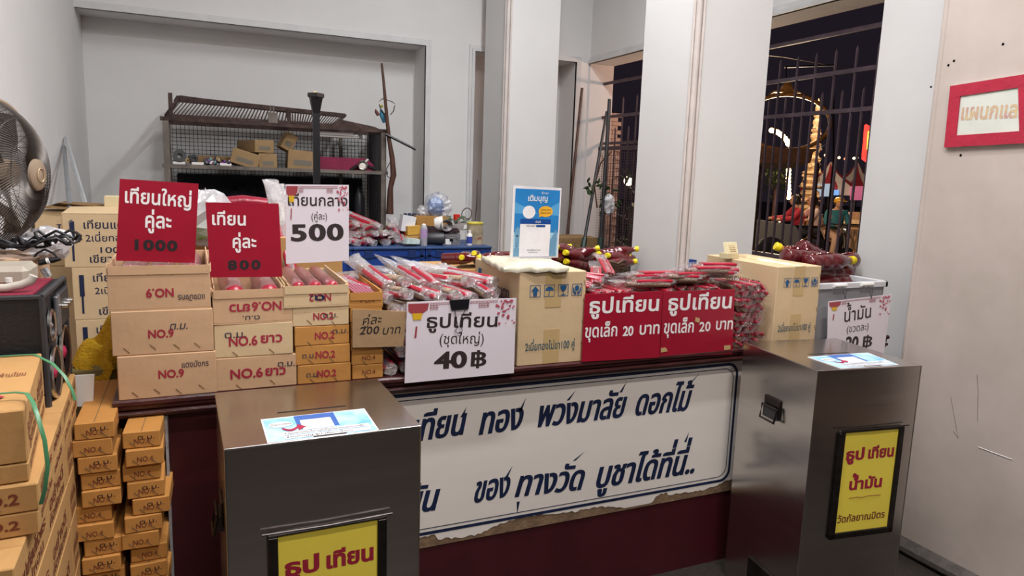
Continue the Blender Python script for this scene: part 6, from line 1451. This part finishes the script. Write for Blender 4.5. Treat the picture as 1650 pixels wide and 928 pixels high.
def rider(lab, c, rz, shirt, trousers, head_m, helmet=None, reach=.5, lean=.05, seat=.78, arms='bars'):
    """sits facing +x (local), seat height z; c on the ground"""
    t = thing('person', lab, 'person', c, rz); z = seat
    hip = (0, 0, z+.08); ch = (lean+.04, 0, z+.42); nk = (lean+.07, 0, z+.54); hd = (lean+.10, 0, z+.66)
    N_ = [(hip, (.14, .16)), ((lean*.5, 0, z+.25), (.12, .14)), (ch, (.12, .16)), (nk, .052), (hd, .075)]
    E_ = [(0, 1), (1, 2), (2, 3), (3, 4)]
    sh = []; ar = []
    for s in (-1, 1):
        n0 = len(N_)
        if arms == 'bars': P = [((lean+.04, s*.19, z+.46), .055), ((lean+.22, s*.26, z+.28), .042), ((lean+reach, s*.24, z+.26), .032), ((lean+reach+.09, s*.23, z+.25), .034)]
        else: P = [((lean+.04, s*.19, z+.46), .055), ((lean+.10, s*.25, z+.22), .042), ((lean+.28, s*.10, z+.20), .032), ((lean+.35, s*.05, z+.22), .034)]
        N_ += P; E_ += [(2, n0), (n0, n0+1), (n0+1, n0+2), (n0+2, n0+3)]; ar.append(P)
        n1 = len(N_); L_ = [((.02, s*.10, z+.02), .085), ((.42, s*.15, z-.04), .065), ((.36, s*.17, z-.42), .045), ((.34, s*.17, .06), .035), ((.46, s*.18, .04), .035)]
        N_ += L_; E_ += [(0, n1), (n1, n1+1), (n1+1, n1+2), (n1+2, n1+3), (n1+3, n1+4)]; sh.append(L_)
    skin('body', N_, E_, SKINM, t)
    TN = [(hip, (.180, .200)), ((lean*.5, 0, z+.25), (.165, .185)), (ch, (.160, .200)), ((lean+.06, 0, z+.50), .080)]; TE = [(0, 1), (1, 2), (2, 3)]
    for P in ar:
        n0 = len(TN); TN += [(P[0][0], .076), (P[1][0], .060), (P[2][0], .048)]; TE += [(2, n0), (n0, n0+1), (n0+1, n0+2)]
    skin('shirt', TN, TE, shirt, t)
    PN = [(hip, (.150, .165))]; PE = []
    for L_ in sh: n0 = len(PN); PN += [(L_[0][0], .098), (L_[1][0], .078), (L_[2][0], .060), (L_[3][0], .050)]; PE += [(0, n0), (n0, n0+1), (n0+1, n0+2), (n0+2, n0+3)]
    skin('trousers', PN, PE, trousers, t)
    G().ball((hd[0]+.01, 0, hd[2]+.01), .098, 14, 10, 1.2, 0, 1, .82).build('face', SKINM, t, 70, world=False)
    f = G()
    for s in (-1, 1): f.ball((hd[0]+.100, s*.032, hd[2]+.02), .012, 6, 4)
    f.build('eye', BLACK, t, world=False, kind='stuff'); G().lathe([(1e-6, 0), (.014, .004), (.010, .03), (1e-6, .04)], 6, (hd[0]+.098, 0, hd[2]-.02), (0, 0, 1)).build('nose', SKINM, t, world=False)
    G().box(hd[0]+.088, hd[0]+.094, -.024, .024, hd[2]-.052, hd[2]-.044).build('mouth', mat('lip', '#7a3a34', .6), t, world=False)
    if helmet: G().lathe([(.102, -.01), (.106, .02), (.098, .06), (.065, .095), (1e-6, .108)], 16, (hd[0]-.005, 0, hd[2]+.02)).build('helmet', helmet, t, 60, world=False); G().box(hd[0]+.06, hd[0]+.17, -.08, .08, hd[2]+.035, hd[2]+.05, .006).build('helmet_peak', helmet, t, world=False)
    G().ball((hd[0]-.028, 0, hd[2]+.015), .110 if not helmet else .100, 14, 10, 1.15, 0, .9, .85).build('hair', head_m, t, 70, world=False)
    return t
def motorbike(lab, c, rz, col):
    t = thing('motorbike', lab, 'motorbike', c, rz); bm_ = mat(col[0], col[1], .3, var=.05, coat=.5)
    for x in (-.62, .62): G().lathe([(.20, -.03), (.27, -.05), (.285, 0), (.27, .05), (.20, .03), (.20, -.03)], 20, (x, 0, .285), (0, 1, 0)).build('wheel', BLACK, t, 40, world=False); G().lathe([(.20, -.012), (.02, -.02), (.02, .02), (.20, .012)], 10, (x, 0, .285), (0, 1, 0)).build('hub', STEELD, t, 40, world=False)
    G().tube([(-.62, 0, .30), (-.30, 0, .42), (.05, 0, .34), (.30, 0, .45), (.42, 0, .85)], [.04, .10, .09, .06, .05], 8).build('frame', bm_, t, 50, world=False)
    G().tube([(-.70, 0, .80), (-.35, 0, .76), (.08, 0, .72)], [.06, .11, .08], 10, True, .6).build('seat', BLACK, t, 50, world=False); G().tube([(-.78, 0, .72), (-.45, 0, .60), (-.1, 0, .52)], [.05, .11, .09], 8).build('tail_fairing', bm_, t, 50, world=False)
    G().tube([(.42, 0, .95), (.60, 0, .285)], .022, 6).build('fork', STEELD, t, world=False); G().tube([(.36, -.30, 1.02), (.44, 0, 1.0), (.36, .30, 1.02)], .014, 6).build('handlebar', BLACK, t, world=False)
    G().ball((.50, 0, .90), .09, 10, 8).build('headlamp', STEELE, t, 60, world=False); G().box(-.86, -.80, -.09, .09, .70, .78, .01).build('tail_light', emis('tail_red', '#ff3a1c', 3.0), t, world=False)
    return t
TEAL = mat('teal_jacket', '#2c7078', .75, var=.12, vs=12); REDS = mat('red_shirt', '#b02a38', .8, var=.08); PALE = mat('pale_pink_shirt', '#d8b8ac', .8, var=.06); KHAKI = mat('beige_trousers', '#c0987c', .8, var=.06); DKT = mat('dark_trousers', '#26242a', .8)
left_rz = math.atan2(-RT.y, -RT.x)      # facing left across the view
c1 = pt(1343, 360, 15.0); c1.z = GZ; tow = math.atan2(-c1.y, -c1.x)
motorbike('dark motorbike under the person in the teal jacket', (c1.x, c1.y, GZ), tow+.5, ('bike_black', '#1c1a20'))
rider('person in teal jacket and yellow helmet sitting on a motorbike, looking down at their hands', (c1.x, c1.y, GZ), tow+.5, TEAL, KHAKI, HAIR, mat('yellow_helmet', '#e0a020', .35), arms='hands')
c2 = pt(1292, 360, 15.6); c2.z = GZ
motorbike('motorbike with glowing red tail light carrying two people', (c2.x, c2.y, GZ), left_rz, ('bike_grey', '#3a3438'))
d_ = Vector((math.cos(left_rz), math.sin(left_rz), 0))
rider('person in red shirt riding a motorbike to the left', tuple(c2+d_*.05), left_rz, REDS, DKT, HAIR)
rider('passenger in pale pink shirt behind the red-shirted rider', tuple(c2-d_*.33), left_rz, PALE, DKT, HAIR, reach=.25)
# beyond the second window: brick wall, palm
bw = thing('brick_wall', 'pinkish painted brick wall glowing beyond the narrow window', 'wall', (3.66, 6.0, GZ)); g = G()
BRK = mat('pink_brick', '#d6bdb2', .7, var=.1, vs=9); G().box(3.52, 3.80, 6.0, 6.1, GZ, 1.96).build('mortar', mat('mortar', '#b89c90', .9), bw)
me = G().box(0, .111, -.012, .0, 0, .0372, .002).mesh('brick', BRK); n = 0
for r in range(0, 46):
    for c in range(2):
        if n >= 300: break
        o = bpy.data.objects.new('brick', me); COL.objects.link(o); o.parent = bw; o.location = Vector((3.53+c*.115+(.055 if r % 2 else 0), 5.999, .35+r*.040)) - Vector(bw.location); n += 1
pp = thing('palm_plant', 'dark fan palm silhouetted against street light beyond the narrow window', 'plant', (3.70, 5.55, GZ)); q = random.Random(17)
G().tube([(0, 0, 0), (.03, 0, .9), (0, .02, 1.5)], .035, 7).build('stem', DKWOOD, pp, world=False)
for i in range(34):
    a = q.uniform(0, 2*PI); el = q.uniform(-.5, 1.2); d = Vector((math.cos(a)*math.cos(el), math.sin(a)*math.cos(el), math.sin(el))); b0 = Vector((0, 0, q.uniform(.9, 1.75))); L_ = q.uniform(.20, .38); s_ = d.cross(Vector((0, 0, 1))).normalized()*.018
    m_ = b0+d*L_*.6+Vector((0, 0, .03)); e = b0+d*L_-Vector((0, 0, .10)); G().add([b0-s_*.4, b0+s_*.4, m_+s_, m_-s_, e], [(0, 1, 2, 3), (3, 2, 4)]).build('leaf', GREEN, pp, world=False)
lamp = thing('wall_lamp', 'glowing globe lamp shining through the palm leaves', 'lamp', (4.12, 6.30, 1.55)); G().ball((0, 0, 0), .05, 10, 8).build('globe', emis('lamp_globe', '#ffdcb0', 14), lamp, 60, world=False); G().tube([(0, 0, -1.92), (0, 0, -.05)], .012, 6).build('stand', BLACK, lamp, world=False)
# marks on the near wall
mk = thing('wall_scratch', 'thin dark scratch marks on the pinkish right wall', 'scratch', tuple(at(1541, 690, X=2.79)))
for P in (((1532, 640), (1541, 690), (1544, 706), (1536, 694)), ((1574, 604), (1576, 630), (1575, 680))):
    G().tube([at(*p, X=2.789) for p in P],   .0007, 4).build('mark', mat('scuff_grey', '#6a605a', .8), mk)
G().tube([at(*p, X=2.789) for p in ((1576, 720), (1600, 729), (1630, 740))],   .0015, 4).build('chip', WALL, mk)
g = G()
for x, y in ((1616, 71), (1528, 105), (1537, 98), (1548, 250), (1500, 140), (1500, 345)): g.lathe([(1e-6, 0), (.005, 0)], 8, at(x, y, X=2.7885 if x > 1510 else 3.099), (-1, 0, 0))
o = g.build('nail_hole', BLACKP, mk, kind='stuff')
bpy.data.objects.remove(_to); bpy.data.curves.remove(_tc)
